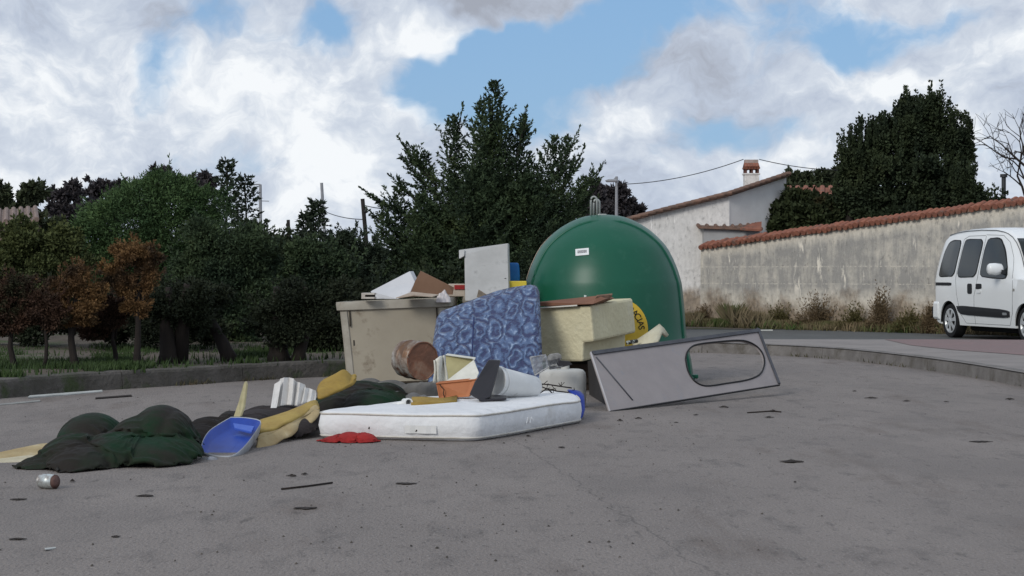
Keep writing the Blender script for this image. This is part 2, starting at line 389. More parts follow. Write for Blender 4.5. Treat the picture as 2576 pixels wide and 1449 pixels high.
sheet('red_paving', [gxy(2225, 853.5, .14), gxy(2360, 853.6, .14), (9.5, YB - .55), (11, 20), gxy(2576, 893, .14), gxy(2400, 880, .14), gxy(2290, 868, .14)], .1405, M_RED)
sheet('road', [(-4, YB + .62), (2, YB + .45), (7.2, YB + .05), (14, YB - 1.4), (60, YB - 20), (60, 30), (20, 34), (9.5, 35.6), (-4, 37.3)], .004, M_ROAD)
for i, (a, b, y) in enumerate(((1905, 1944, 830.5), (2105, 2160, 831), (2205, 2235, 832.5))):
    o = sheet('road_marking', [gxy(a, y + 1.6, .009), gxy(b, y + 1.9, .009), gxy(b, y - 1.6, .009), gxy(a, y - 1.2, .009)], .009, M_LINE)
M_DIRT = mat('dirt', (.115, .095, .075), (.075, .062, .05), scale=1.6, rough=.98, bump=.6, bscale=14, c3=(.05, .07, .025), c3scale=.9, c3t=(.52, .62))
sheet('verge', [(-6, 37.31), (9.5, 35.61), (20, 34.01), (60, 30.01), (60, 70), (-6, 70)], .012, M_DIRT)
# left planting strip, raised behind a dark old kerb
KL = smooth_line([gxy(*p) for p in ((-420, 1035), (-200, 1020), (0, 1003), (200, 986), (420, 972), (640, 957), (870, 945), (1000, 938), (1150, 925), (1300, 905))])
kerb_run('kerb', KL, .165, .18, M_KERBD, side=1, stone=1.6, gap=.004)
def island():
    nx, ny = 70, 60; rows = []
    for j in range(ny + 1):
        v = (j / ny) ** 1.6
        row = []
        for i in range(nx + 1):
            u = i / nx * (len(KL) - 1); k = min(int(u), len(KL) - 2); p = KL[k].lerp(KL[k + 1], u - k)
            q = Vector((p.x * (1 + 2.2 * v) - 2 * v, p.y + .1 + 45 * v))
            z = .15 + .05 * fn(q.x, q.y, .8) * min(1, v * 30) + .25 * min(1, v * 2.2)
            row.append((q.x, q.y, z))
        rows.append(row)
    o = MB().grid(rows).build('soil', M_DIRT, origin=(0, 0, 0), smooth=True); o['kind'] = 'structure'
island()

def hills():
    rows = []
    for j, (rad, hh) in enumerate(((420, -1), (430, 3.0), (470, 6.5), (560, 9), (700, 6))):
        rows.append([(math.sin(a) * rad, math.cos(a) * rad, hh + (2.5 * fn(math.sin(a) * 9, math.cos(a) * 9, 1.3) + .8 * fn(a * 40, j, 1) if j else 0)) for a in [-1.5 + 3.0 * k / 160 for k in range(161)]])
    o = MB().grid(rows).build('hills', mat('far_hills', (.05, .065, .045), (.035, .045, .035), scale=.08, rough=.95), origin=(0, 0, 0), smooth=True); o['kind'] = 'structure'
hills()
# blades of grass
def blades(name, spots, m, h=(.05, .12), w=.006, seed=1, lean=.5, hmod=None):
    r = np.random.RandomState(seed); n = len(spots); p = np.array(spots)
    hh = r.uniform(h[0], h[1], n) * (1 if hmod is None else np.array([hmod(q) for q in spots])); az = r.uniform(0, 2 * np.pi, n); ln = r.uniform(0, lean, n)
    tip = p + np.stack([np.cos(az) * ln * hh, np.sin(az) * ln * hh, hh], 1)
    s = np.stack([np.cos(az + 1.6), np.sin(az + 1.6), 0 * az], 1) * w
    mid = (p + tip) / 2 + np.array([0, 0, .0]) + s * .6 + np.stack([np.cos(az), np.sin(az), 0 * az], 1) * (-.1 * hh[:, None])
    V = np.concatenate([p - s, p + s, mid, tip]); i = np.arange(n)
    Fq = np.stack([i, i + n, i + 2 * n, i + 3 * n], 1)
    return link(name, npmesh(V, Fq), m, None, origin=(0, 0, 0))
rnd = random.Random(5)
M_GRASS = mat('grass', (.036, .066, .016), (.024, .045, .012), scale=2, rough=.7)
M_WEED = mat('weeds', (.11, .10, .045), (.20, .15, .09), scale=1.2, rough=.9, c3=(.06, .11, .025), c3scale=.7, c3t=(.5, .6))
sp = []
for _ in range(60000):
    px = rnd.uniform(-150, 900); py = rnd.uniform(872, 948); d = GD(py, .17); 
    if d > 25: continue
    g = G(px, py, .17)
    lim = interp([(-150, 0), (0, 1), (200, .6), (230, 1), (340, 1), (400, .4), (560, .5), (640, 1), (720, .8), (760, .15), (900, .15)], px)
    kf = min(range(0, len(KL), 4), key=lambda k: abs(KL[k].x - g.x))
    if g.y < KL[kf].y + .12: continue
    if fn(g.x, g.y, 1.1, 4) + .12 > (1 - lim): sp.append((g.x, g.y, .14))
    elif rnd.random() < .05: sp.append((g.x, g.y, .14))
o = blades('grass', sp, M_GRASS, h=(.05, .11), w=.009, seed=3); tag(o, 'short green grass growing among the tree trunks behind the dark kerb', 'grass', kind='stuff')
sp = []
for _ in range(2600):                                       # weeds rooted in the foot of the kerbs
    for K, side, n in ((KR, 1, .12), (KL, 1, .5)):
        if rnd.random() > n: continue
        k = rnd.randrange(len(K) - 1); p = K[k].lerp(K[k + 1], rnd.random())
        if fn(p.x, p.y, 1.7, 2) < (.12 if K is KR else .0): continue
        sp.append((p.x + rnd.gauss(0, .02), p.y - .03 + rnd.gauss(0, .025), 0))
o = blades('weeds', sp, mat('kerb_weeds', (.06, .07, .03), (.09, .07, .045), scale=3, rough=.9), h=(.02, .06), w=.006, seed=8, lean=1); tag(o, 'thin weeds sprouting at the foot of the kerbs', 'weeds', kind='stuff')
WL = P(1763, 690, 38.5); WR = P(2576, 690, 33.0)
def wall_y(x): return WL.y + (x - WL.x) / (WR.x - WL.x) * (WR.y - WL.y)
sp = []
for _ in range(52000):                                      # dry weeds along the wall foot
    x = rnd.uniform(1.2, 9.6); e = abs(rnd.gauss(0, .35)); y = wall_y(x) - .05 - e
    sp.append((x, y, 0.0))
sp2 = [p for p in sp if fn(p[0], 0, 1.1, 6) + .5 * fn(p[0], 1, 3.0, 2) > -.05]
o = blades('dry_weeds', sp2, mat('dry_weed', (.21, .165, .10), (.12, .10, .055), scale=1.5, rough=.9, c3=(.09, .11, .04), c3scale=1.3, c3t=(.5, .6)), h=(.10, .40), w=.005, seed=14, lean=.8, hmod=lambda q: max(.12, min(1.35, .62 + 1.5 * fn(q[0], 3, .55, 1) + .9 * fn(q[0], 2, 2.3, 5)))); tag(o, 'taller dry tan weeds standing against the foot of the stained wall', 'weeds', kind='stuff')
o = blades('dry_grass', sp, M_WEED, h=(.05, .20), w=.009, seed=4, lean=.8); tag(o, 'dry brown and green grass along the foot of the stained wall', 'grass', kind='stuff')

# long stained wall, house, annex
def stained(name, cream, grey, brown, top0=0, topk=0, zb=.5, g0=.75, mix=.9, pale=True):
    m = bpy.data.materials.new(name); m.use_nodes = True; nt = m.node_tree; N = nt.nodes; L = nt.links; b = N['Principled BSDF']; b.inputs['Roughness'].default_value = .92; b.inputs['Specular IOR Level'].default_value = .15
    tc = N.new('ShaderNodeTexCoord'); sx = N.new('ShaderNodeSeparateXYZ'); L.new(tc.outputs['Object'], sx.inputs[0])
    def nz(scale, st, det=6, rg=.65, off=0):
        mp = N.new('ShaderNodeMapping'); mp.inputs['Scale'].default_value = st; mp.inputs['Location'].default_value = (off, off, off); L.new(tc.outputs['Object'], mp.inputs[0])
        n = N.new('ShaderNodeTexNoise'); n.inputs['Scale'].default_value = scale; n.inputs['Detail'].default_value = det; n.inputs['Roughness'].default_value = rg; L.new(mp.outputs[0], n.inputs['Vector']); return n.outputs[0]
    def mt(op, a, c, clamp=False):
        q = N.new('ShaderNodeMath'); q.operation = op; q.use_clamp = clamp
        for i, v in enumerate((a, c)):
            if isinstance(v, (int, float)): q.inputs[i].default_value = v
            else: L.new(v, q.inputs[i])
        return q.outputs[0]
    def mr(v, a, c, t0=0, t1=1):
        q = N.new('ShaderNodeMapRange'); q.inputs['From Min'].default_value = a; q.inputs['From Max'].default_value = c; q.inputs['To Min'].default_value = t0; q.inputs['To Max'].default_value = t1; L.new(v, q.inputs['Value']); return q.outputs[0]
    def mix(f, a, c):
        q = N.new('ShaderNodeMix'); q.data_type = 'RGBA'; L.new(f, q.inputs['Factor'])
        for s, v in (('A', a), ('B', c)):
            if isinstance(v, tuple): q.inputs[s].default_value = (*v, 1)
            else: L.new(v, q.inputs[s])
        return q.outputs['Result']
    z = sx.outputs['Z']; big = nz(1.6, (1, 1, 1)); streak = nz(5, (1, 1, .22), off=3); fine = nz(14, (1, 1, .6))
    c = mix(mr(fine, .4, .65), cream, tuple(v * .8 for v in cream))
    topd = mt('SUBTRACT', mt('ADD', mt('MULTIPLY', sx.outputs['X'], topk), top0), z)         # distance below the coping
    g = mt('MULTIPLY', mr(mt('ADD', topd, mt('MULTIPLY', streak, .35)), .28, .46), mr(mt('ADD', z, mt('MULTIPLY', big, .5)), g0, g0 + .3))
    g = mt('MULTIPLY', g, mr(mt('ADD', streak, mt('MULTIPLY', nz(2.2, (1, 1, 1.6), off=7), .6)), .62, .86, .25, 1))
    c = mix(mt('MULTIPLY', g, .92 if pale else .4), c, grey)
    c = mix(mt('MULTIPLY', mr(streak, .60, .66), g), c, tuple(min(1, v * 1.15) for v in cream))
    c = mix(mt('MULTIPLY', mr(fine, .58, .70), .6), c, tuple(v * .6 for v in grey))
    if pale:
        for zz in (1.2, .87):
            ln = mt('ABSOLUTE', mt('SUBTRACT', mt('ADD', z, mt('MULTIPLY', fine, .05)), zz + .025), 0)
            c = mix(mt('MULTIPLY', mr(ln, .0, .016, .7, 0), mr(fine, .46, .56)), c, tuple(v * 1.05 for v in cream))
    bz = mr(mt('ADD', z, mt('MULTIPLY', mt('SUBTRACT', big, .5), -1.3)), zb + .2, zb - .12)
    c = mix(mt('MULTIPLY', bz, .85), c, mix(mr(fine, .4, .6), brown, tuple(v * .6 for v in brown)))
    L.new(c, b.inputs['Base Color'])
    bp = N.new('ShaderNodeBump'); bp.inputs['Strength'].default_value = .6; bp.inputs['Distance'].default_value = .03; L.new(mt('ADD', fine, mt('MULTIPLY', bz, nz(9, (1, 1, 1)))), bp.inputs['Height']); L.new(bp.outputs[0], b.inputs['Normal'])
    return m
WZ0 = P(1763, 624, 38.5).z; WZ1 = P(2576, 510, 33.0).z; KX = (WZ1 - WZ0) / (WR.x - WL.x)
M_WALL = stained('stained_plaster', (.64, .595, .51), (.285, .278, .262), (.25, .185, .125), WZ0 - KX * WL.x, KX)
M_WHITE = stained('white_plaster', (.82, .80, .77), (.55, .54, .52), (.33, .25, .17), 9, 0, zb=.55, g0=1.25, pale=False)
M_TILE = mat('roof_tile', (.29, .115, .072), (.21, .085, .058), scale=6, rough=.85, bump=.3, bscale=30, c3=(.11, .085, .07), c3scale=5, c3t=(.55, .7))
M_TILED = mat('roof_tile_weathered', (.22, .13, .095), (.12, .085, .07), scale=6, rough=.9, bump=.3)
def long_wall():
    t = thing('garden_wall', (WL.x, WL.y, 0), 'long stained plaster wall with red tile coping behind the white van', 'wall')
    e = WR + (WR - WL) * .5; ze = WZ0 + KX * (e.x - WL.x)
    back = Vector((.12, .28, 0))
    nx = 120; rows_f = []
    a = Vector((WL.x, WL.y, 0)); b = Vector((e.x, e.y, 0))
    rows = []
    for j in range(9):
        row = []
        for i in range(nx + 1):
            p = a.lerp(b, i / nx); zt = WZ0 + (ze - WZ0) * i / nx; z = -.05 + (zt + .05) * j / 8
            row.append((p.x, p.y + .02 * fn(p.x, z, 1.5) - (.03 if z < .35 else 0), z))
        rows.append(row)
    MB().grid(rows).build('wall_face', M_WALL, t, origin=(0, 0, 0), smooth=True)
    MB().prism([(a.x, a.y + .05, 0), (b.x, b.y + .05, 0), (b.x, b.y + .05, ze), (a.x, a.y + .05, WZ0)], (.1, .22, 0)).build('wall_core', M_WALL, t, origin=(0, 0, 0))
    mb = MB(); dv = (b - a); Ln = dv.length; dv.normalize(); nv = Vector((dv.y, -dv.x, 0)); n = int(Ln / .125); up = Vector((0, 0, 1))
    if nv.y > 0: nv = -nv
    rr = random.Random(3)
    for i in range(n):                                      # barrel tiles laid across the wall, sloping to the street
        p = a + dv * (.125 * (i + .5)); zt = WZ0 + KX * (p.x - WL.x); j = rr.uniform(-.014, .014); p = p + dv * rr.uniform(-.018, .018)
        f = p + nv * (.09 + rr.uniform(-.01, .015)) + up * (zt + .005 + j); bk = p - nv * .16 + up * (zt + .105 + j)
        mb.tube([f, f.lerp(bk, .5), bk], [.052, .05, .044], 10)
        f2 = p - nv * .40 + up * (zt + .01); mb.tube([bk, f2], [.044, .05], 8)
    mb.build('tile_coping', M_TILE, t, smooth=True, autos=50)
    mb = MB(); mb.prism([a + nv * .03 + up * (WZ0 - .03), b + nv * .03 + up * (ze - .03), b + nv * .03 + up * (ze + .03), a + nv * .03 + up * (WZ0 + .03)], -nv * .36)
    mb.build('coping_mortar', mat('mortar', (.30, .2, .15), (.2, .12, .09), scale=8), t)
    # stones showing where the render has fallen off
    mb = MB(); rr = random.Random(11)
    spots = [(rr.uniform(1985, 2050), rr.uniform(735, 800)) for _ in range(0)] + [(2230 + rr.gauss(0, 26), 778 + rr.gauss(0, 17)) for _ in range(30)] + [(rr.uniform(1790, 2200), rr.uniform(755, 800)) for _ in range(26)]
    for (px, py) in spots:
        d = interp([(1763, 38.5), (2576, 33.0)], px); p = P(px, py, d); s = rr.uniform(.03, .07)
        ring = []
        base = p + nv * .02
        for lv, rad in ((0, 1), (.02, .85), (.03, .4)):
            ring.append([base + nv * lv + dv * math.cos(k * math.pi / 4) * s * rad * 1.3 + up * math.sin(k * math.pi / 4) * s * rad for k in range(8)])
        mb.loft(ring)
    mb.build('rubble_stones', mat('rubble', (.42, .37, .30), (.25, .2, .15), scale=9, rough=.95, bump=.5), t, smooth=True)
long_wall()

def tile_roof(name, a, b, back, m, t, pitch=.2, r=.07, thick=.06):
    """roof plane: eave a-b, running back by vector"""
    mb = MB(); back = Vector(back); mb.prism([a, b, b + back, a + back], (0, 0, -thick)); n = max(2, int((b - a).length / pitch))
    for i in range(n + 1):
        p = a.lerp(b, i / n); mb.tube([p, p + back], r, 8)
    return mb.build(name, m, t, smooth=True, autos=40)
def house():
    d = 39.2
    t = thing('white_house', (P(1700, 700, d).x, d, 0), 'low white plastered house with sloping tiled roof edge and pot chimney', 'house')
    A = [P(1470, 588, d), P(1665, 536, d), P(1835, 494, d)]; foot = [Vector((A[2].x, d, 0)), Vector((A[0].x, d, 0))]
    MB().prism(A + foot, (0, 5.5, 0)).build('front_wall', M_WHITE, t, origin=(0, 0, 0))
    e = P(1978, 447, 40.4); s = A[2] + Vector((0.002, 0.02, 0))
    MB().prism([s, e, Vector((e.x, e.y, 0)), Vector((s.x, s.y, 0))], (0, 4.2, 0)).build('side_wall', mat('shaded_plaster', (.66, .655, .64), (.60, .59, .58), scale=3, rough=.9, bump=.2), t, origin=(0, 0, 0))  # side turned from the light: its shade is painted as a greyer plaster
    # verge of the tiled roof: slab with a row of tiles on it
    def verge(pts, dep, nm):
        mb = MB(); U = Vector((0, 0, 1))
        for a, b in zip(pts, pts[1:]):
            mb.prism([a + U * .0, b + U * .0, b + U * .055, a + U * .055], (0, dep, 0))
            n = int((b - a).length / .16)
            for i in range(n):
                p = a.lerp(b, (i + .0) / n) + U * .07; q = a.lerp(b, (i + 1.15) / n) + U * .05
                mb.tube([p, q], [.035, .045], 8)
                mb.tube([p + Vector((0, .25, .01)), q + Vector((0, .25, .01))], [.035, .045], 8)
        mb.build(nm, M_TILED, t, smooth=True, autos=40)
    verge([P(1455, 592, d - .12), P(1665, 535.5, d - .12), P(1838, 492, d - .12), P(1985, 443, 40.2)], 5.6, 'roof')
    mb = MB(); a, b = P(1490, 560, d + .3), P(1680, 522, d + .3)
    c = 40.6
    ch = MB(); w = 18 / F * c; x = P(1890, 0, c).x
    z = lambda y: P(1890, y, c).z
    ch.box((x - w, c - w, z(480)), (x + w, c + w, z(440)))
    chim = ch.build('chimney', M_WHITE, t, bevel=.01)
    MB().box((x - w - .02, c - w - .02, z(440)), (x + w + .02, c + w + .02, z(436.5))).build('chimney_band', M_WHITE, chim)
    for dx in (-1, 0, 1):
        for dy in (-1, 0, 1):
            if dx == 0 and dy == 0: continue
            MB().box((x + dx * (w - .025) - .022, c + dy * (w - .025) - .022, z(436.5)), (x + dx * (w - .025) + .022, c + dy * (w - .025) + .022, z(424))).build('chimney_pillar', mat('dark_brick', (.13, .05, .035), (.08, .035, .03), scale=20), chim)
    cp = MB()
    for k in range(5):
        xx = x - w + .035 + k * (2 * w - .07) / 4; cp.tube([(xx, c - w - .05, z(423)), (xx, c, z(410))], [.045, .04], 8); cp.tube([(xx, c + w + .05, z(423)), (xx, c, z(410))], [.045, .04], 8)
    cp.box((x - w - .02, c - w, z(425)), (x + w + .02, c + w, z(422)))
    cp.build('chimney_tiles', M_TILE, chim, smooth=True, autos=40)
    MB().box((x - w + .01, c - .08, z(411)), (x + w - .01, c + .08, z(402))).build('chimney_cap', mat('cap_plaster', (.4, .33, .3), (.3, .25, .22), scale=10), chim)
    # annex leaning on the house
    an = 38.95
    t2 = thing('annex', (P(1830, 700, an).x, an, 0), 'low grey lean-to annex with tiled eave peeping over the end of the coping', 'outbuilding')
    MB().prism([P(1770, 572, an), P(1912, 577, an), P(1912, 650, an), P(1770, 650, an)], (0, .9, 0)).build('annex_wall', mat('annex_plaster', (.40, .40, .40), (.33, .33, .33), scale=3), t2)
    tile_roof('annex_roof', P(1760, 571, an - .1), P(1915, 576, an - .1), (0, 1.0, .14), M_TILED, t2, pitch=.16, r=.04, thick=.03)
    MB().prism([P(1862, 574, an - .2), P(1916, 577, an - .2), P(1916, 557, an + .3), P(1892, 561, an + .3)], (0, 0, -.04)).build('roof_patch', M_TILE, t2)
    MB().prism([P(1822, 601, an - .15), P(1905, 590, an - .15), P(1905, 594, an - .15), P(1822, 606, an - .15)], (0, .5, 0)).build('gutter', mat('gutter_dark', (.03, .028, .025)), t2)
house()
def back_house():
    t = thing('tiled_house', (6.9, 50, 0), 'house with orange tiled roof half hidden by the dark bushes', 'house')
    a = P(1955, 562, 47); b = P(2135, 562, 47); bk = P(1965, 472, 51) - a
    MB().box((a.x + .1, 47.2, 0), (b.x - .1, 53, a.z)).build('wall', M_WHITE, t, origin=(0, 0, 0))
    tile_roof('roof', a, b, bk, M_TILE, t, pitch=.22, r=.075)
    f = P(2525, 600, 48)
    t = thing('flue_pipe', (f.x, f.y, 0), 'thin dark metal flue pipe with a cap beside the bare tree', 'flue pipe')
    MB().tube([(f.x, f.y, 0), P(2525, 446, 48)], .055, 10).build('pipe', mat('dark_metal', (.06, .065, .07), rough=.5, metal=.6), t, smooth=True, autos=40)
    MB().tube([P(2525, 446, 48), P(2525, 438, 48)], .09, 10).build('cowl', mat('dark_metal', (.06, .065, .07)), t, smooth=True, autos=40)
    t = thing('brown_house', (P(0, 600, 44).x, 44, 0), 'brown house with grey-brown tiled roof at the far left edge', 'house')
    a = P(-120, 566, 44); b = P(92, 552, 44); bk = P(-110, 540, 47) - P(-120, 558, 44)
    MB().box((a.x, 44.3, 0), (b.x - .35, 50, a.z + .03)).build('wall', mat('brown_plaster', (.20, .14, .115), (.16, .115, .095), scale=2), t, origin=(0, 0, 0))
    tile_roof('roof', a, b, bk + Vector((0, 0, .12)), mat('roof_tile_old', (.25, .18, .15), (.16, .12, .10), scale=6), t, pitch=.17, r=.06)
back_house()

# poles and wires
M_POLE = mat('pole_grey', (.30, .31, .33), (.24, .25, .27), scale=8, rough=.7); M_WOOD = mat('pole_wood', (.035, .03, .028), (.02, .018, .016), scale=8, rough=.9); M_WIRE = mat('wire', (.03, .03, .032))
def lamp(px, ytop, d, arm, label, extra=None):
    b = P(px, ytop, d); t = thing('street_lamp', (b.x, d, 0), label, 'street lamp')
    MB().tube([(b.x, d, 0), (b.x, d, b.z * .5), b], [.055, .045, .03], 10).build('post', M_POLE, t, smooth=True, autos=40)
    e = P(px + arm, ytop - (0 if abs(arm) > 20 else -12), d); MB().tube([b, e], .016, 6).build('arm', M_POLE, t)
    hd = MB(); hd.loft([[e + Vector((x * .1 * s - .0, y * .07 * s, z)) for x, y in ((-1.6, -1), (1.2, -1), (1.2, 1), (-1.6, 1))] for z, s in ((-.02, .8), (.02, 1), (.05, .5))]); hd.build('lamp_head', M_POLE, t, bevel=.01)
    if extra: MB().tube([P(px - 16, extra, d), P(px + 22, extra + 1, d)], .01, 6).build('crossbar', M_POLE, t)
lamp(1551, 444, 43, -11, 'thin grey street lamp post behind the green bottle bank')
lamp(655, 464, 42, -34, 'tall thin street lamp with long arm beside the two narrow firs', 505)
def pole(name, px, yt, px2, y2, d, r, m, label, knob=True):
    a = P(px, yt, d); b = P(px2, y2, d); k = (a.z) / (a.z - b.z); foot = a + (b - a) * k
    t = thing(name, tuple(foot), label, 'pole'); MB().tube([foot, a], [r * 1.15, r], 12).build('shaft', m, t, smooth=True, autos=40)
    if knob: MB().tube([a + Vector((r, -.02, -.25)), a + Vector((r + .05, -.02, -.22))], .04, 8).build('insulator', M_WIRE, t)
pole('utility_pole', 809, 460, 816, 585, 46, .036, M_POLE, 'pale grey concrete utility pole left of the tall conifer', False)
pole('utility_pole', 912, 500, 920, 592, 36, .038, M_WOOD, 'black wooden utility pole just left of the tall conifer')
pole('utility_pole', 725, 553, 727, 600, 40, .035, M_WOOD, 'short dark wooden pole beyond the sloping cypress hedge')
def wire(p, q, sag, label):
    pts = [p.lerp(q, i / 14) + Vector((0, 0, -sag * 4 * (i / 14) * (1 - i / 14))) for i in range(15)]
    tag(MB().tube(pts, .009, 5).build('overhead_wire', M_WIRE, smooth=True), label, 'wire', 'overhead wires')
wire(P(1552, 464, 43), P(1870, 401, 40.6), .12, 'overhead wire from the lamp post up to the chimney top')
wire(P(1910, 401, 40.6), P(2110, 428, 44), .05, 'overhead wire from the chimney top down to the dark tree')
wire(P(813, 530, 46), P(915, 552, 36), .05, 'overhead wire between the concrete pole and the black wooden pole')
wire(P(914, 516, 36), P(980, 525, 38), .02, 'overhead wire from the black wooden pole into the tall conifer')

# ------------------------------------------------------------------ vegetation
RS = np.random.RandomState(7)
def leaf_mesh(p, dirs, Lg, W):
    n = len(p); dirs = dirs / (np.linalg.norm(dirs, axis=1, keepdims=True) + 1e-9)
    rv = RS.normal(size=(n, 3)); s = np.cross(dirs, rv); s /= (np.linalg.norm(s, axis=1, keepdims=True) + 1e-9)
    Lg = np.broadcast_to(Lg, (n,))[:, None]; W = np.broadcast_to(W, (n,))[:, None]
    V = np.concatenate([p, p + dirs * Lg * .45 + s * W, p + dirs * Lg, p + dirs * Lg * .45 - s * W]); i = np.arange(n)
    return V, np.stack([i, i + n, i + 2 * n, i + 3 * n], 1)
def crown_obj(parts, m, t, name='crown'):
    V = []; Fq = []; b = 0
    for v, f in parts: V.append(v); Fq.append(f + b); b += len(v)
    return link(name, npmesh(np.concatenate(V), np.concatenate(Fq)), m, t)
def along(a, b, n): 
    tt = np.linspace(0, 1, n)[:, None]; return a * (1 - tt) + b * tt
def fronds(branches, leafL, leafW, twig=.35, tstep=.06, droop=0.0):
    """branches: list of (start, dir, length): side twigs on each, leaves on each twig"""
    Pp = []; D = []
    for (a, dr, Ln) in branches:
        dr = dr / np.linalg.norm(dr); m = max(4, int(Ln / tstep)); s = (np.arange(m) + RS.uniform(0, 1, m)) / m
        up = np.array([0, 0, 1.]); pos = a + dr * (s * Ln)[:, None] + up * ((.18 * s ** 2 - droop * s) * Ln)[:, None]
        side = np.cross(dr, up); side /= np.linalg.norm(side) + 1e-9
        sg = np.where(np.arange(m) % 2 == 0, 1, -1)[:, None]
        td = dr * .9 + side * sg * RS.uniform(.35, .9, (m, 1)) + up * RS.uniform(-.15, .5, (m, 1)) + RS.normal(0, .15, (m, 3)); td /= np.linalg.norm(td, axis=1, keepdims=True)
        tl = twig * Ln * (1.05 - s) * RS.uniform(.5, 1.1, m) + leafL * .6
        k = 6
        for j in range(k):
            q = (j + RS.uniform(0, .8, m)) / k
            Pp.append(pos + td * (tl * q)[:, None]); D.append(td + RS.normal(0, .42, (m, 3)))
    p = np.concatenate(Pp); d = np.concatenate(D); n = len(p)
    return leaf_mesh(p, d, leafL * RS.uniform(.6, 1.3, n), leafW * RS.uniform(.6, 1.3, n))
def leader_branches(base, top, maxr, nb, t0=.05, el=(5, 55), shape=.75, minl=.08):
    base = np.array(base, float); top = np.array(top, float); out = []
    for i in range(nb):
        t = t0 + (1 - t0) * ((i + RS.uniform()) / nb); az = i * 2.4 + RS.uniform(-.4, .4); e = math.radians(el[0] + (el[1] - el[0]) * t + RS.uniform(-12, 12))
        Ln = maxr * (1 - t) ** shape * RS.uniform(.6, 1.12) + minl
        out.append((base + (top - base) * t, np.array([math.cos(az) * math.cos(e), math.sin(az) * math.cos(e), math.sin(e)]), Ln))
    return out
def blob_leaves(blobs, n, leafL, leafW, shell=.55, upb=.2):
    vol = np.array([b[1][0] * b[1][1] * b[1][2] for b in blobs]) ** .67; cnt = (n * vol / vol.sum()).astype(int) + 1
    Pp = []; D = []
    for (c, r), k in zip(blobs, cnt):
        u = RS.normal(size=(k, 3)); u /= np.linalg.norm(u, axis=1, keepdims=True); rad = RS.uniform(shell, 1.04, k)[:, None]
        lump = 1 + .13 * np.sin(u[:, :1] * 7 + c[0] * 9) * np.cos(u[:, 2:] * 6 + c[2] * 5) + .08 * np.sin(u[:, 1:2] * 13 + u[:, 2:] * 11)
        Pp.append(np.array(c) + u * rad * np.array(r) * lump); D.append(u + RS.normal(0, .7, (k, 3)) + np.array([0, 0, upb]))
    p = np.concatenate(Pp); d = np.concatenate(D); k = len(p)
    p[:, 2] = np.maximum(p[:, 2], .1)
    return leaf_mesh(p, d, leafL * RS.uniform(.6, 1.3, k), leafW * RS.uniform(.6, 1.3, k))
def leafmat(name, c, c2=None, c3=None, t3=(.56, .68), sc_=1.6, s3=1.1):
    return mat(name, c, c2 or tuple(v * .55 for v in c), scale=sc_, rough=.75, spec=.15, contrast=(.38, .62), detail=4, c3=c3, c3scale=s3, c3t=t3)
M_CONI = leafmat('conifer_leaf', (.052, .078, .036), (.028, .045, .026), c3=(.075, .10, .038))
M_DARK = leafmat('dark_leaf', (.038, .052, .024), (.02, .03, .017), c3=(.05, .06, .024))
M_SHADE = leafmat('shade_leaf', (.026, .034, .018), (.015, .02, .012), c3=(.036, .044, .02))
M_PINE = leafmat('pine_leaf', (.066, .112, .042), (.034, .066, .026), c3=(.085, .14, .05))
M_FIR = leafmat('fir_leaf', (.035, .05, .03), (.025, .036, .024))
M_OLIVE = leafmat('olive_leaf', (.078, .092, .032), (.052, .066, .026), c3=(.10, .108, .034))
M_FARG = leafmat('far_leaf', (.055, .07, .035), (.04, .05, .03), c3=(.08, .085, .04))
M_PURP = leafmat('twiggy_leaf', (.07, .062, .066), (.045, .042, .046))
M_ORAN = leafmat('brown_needles', (.20, .115, .045), (.11, .062, .03), c3=(.05, .035, .022), t3=(.5, .6), s3=2.5)
M_ORAN2 = leafmat('dead_needles', (.085, .045, .028), (.045, .028, .02), c3=(.032, .034, .018), t3=(.5, .6), s3=2.5)
M_BARK = mat('bark', (.030, .024, .020), (.016, .013, .012), scale=6, rough=.95, stretch=(1, 1, .25), bump=.8, bscale=20)
M_BARKL = mat('bark_light', (.14, .115, .095), (.07, .058, .048), scale=6, rough=.95, stretch=(1, 1, .25), bump=.8, bscale=20)
def trunk(t, x, y, z0, top, r, m=None, lean=0.0, bend=.05, seed=1):
    pts = []; n = 7
    for i in range(n):
        k = i / (n - 1); pts.append((x + lean * k + bend * fn(k * 2, seed, 1.4, seed), y + bend * fn(seed, k * 2, 1.4), z0 - .03 + (top - z0) * k))
    return MB().tube(pts, [r * (1.35 if i == 0 else 1.05 - .75 * i / (n - 1)) for i in range(n)], 9).build('trunk', m or M_BARK, t, smooth=True)
def limbs(t, segs, m=None):
    mb = MB()
    for a, b, r in segs:
        a = Vector(a); b = Vector(b); mid = a.lerp(b, .5) + Vector((0, 0, .06 * (b - a).length)); mb.tube([a, mid, b], [r, r * .7, r * .25], 6)
    return mb.build('limbs', m or M_BARK, t, smooth=True)
A_ = lambda v: np.array(v, float)
def conifer_px(name, px, yt, d, hw, yb, label, m, nb=110, leaf=None, tr=.05, el=(0, 50), shape=.8, yb0=None, trk=None, twig=.36, cat='tree', lean=0, group=None):
    """single-leader conifer: top (px,yt), foliage bottom yb, half width hw (px)"""
    top = P(px + lean, yt, d); bz = P(px, yb, d).z; leaf = leaf or 11 / F * d
    t = thing(name, (top.x - lean / F * d, d, .15 if px < 1300 else 0), label, cat, group)
    trunk(t, t.location.x, d, t.location.z, top.z - .02, tr, lean=lean / F * d, seed=px * .01, m=trk)
    br = leader_branches((t.location.x, d, bz), top, hw / F * d, nb, el=el, shape=shape, t0=0)
    v = [fronds(br, leaf, leaf * .24, twig=twig, tstep=leaf * .75)]
    crown_obj(v, m, t); return t
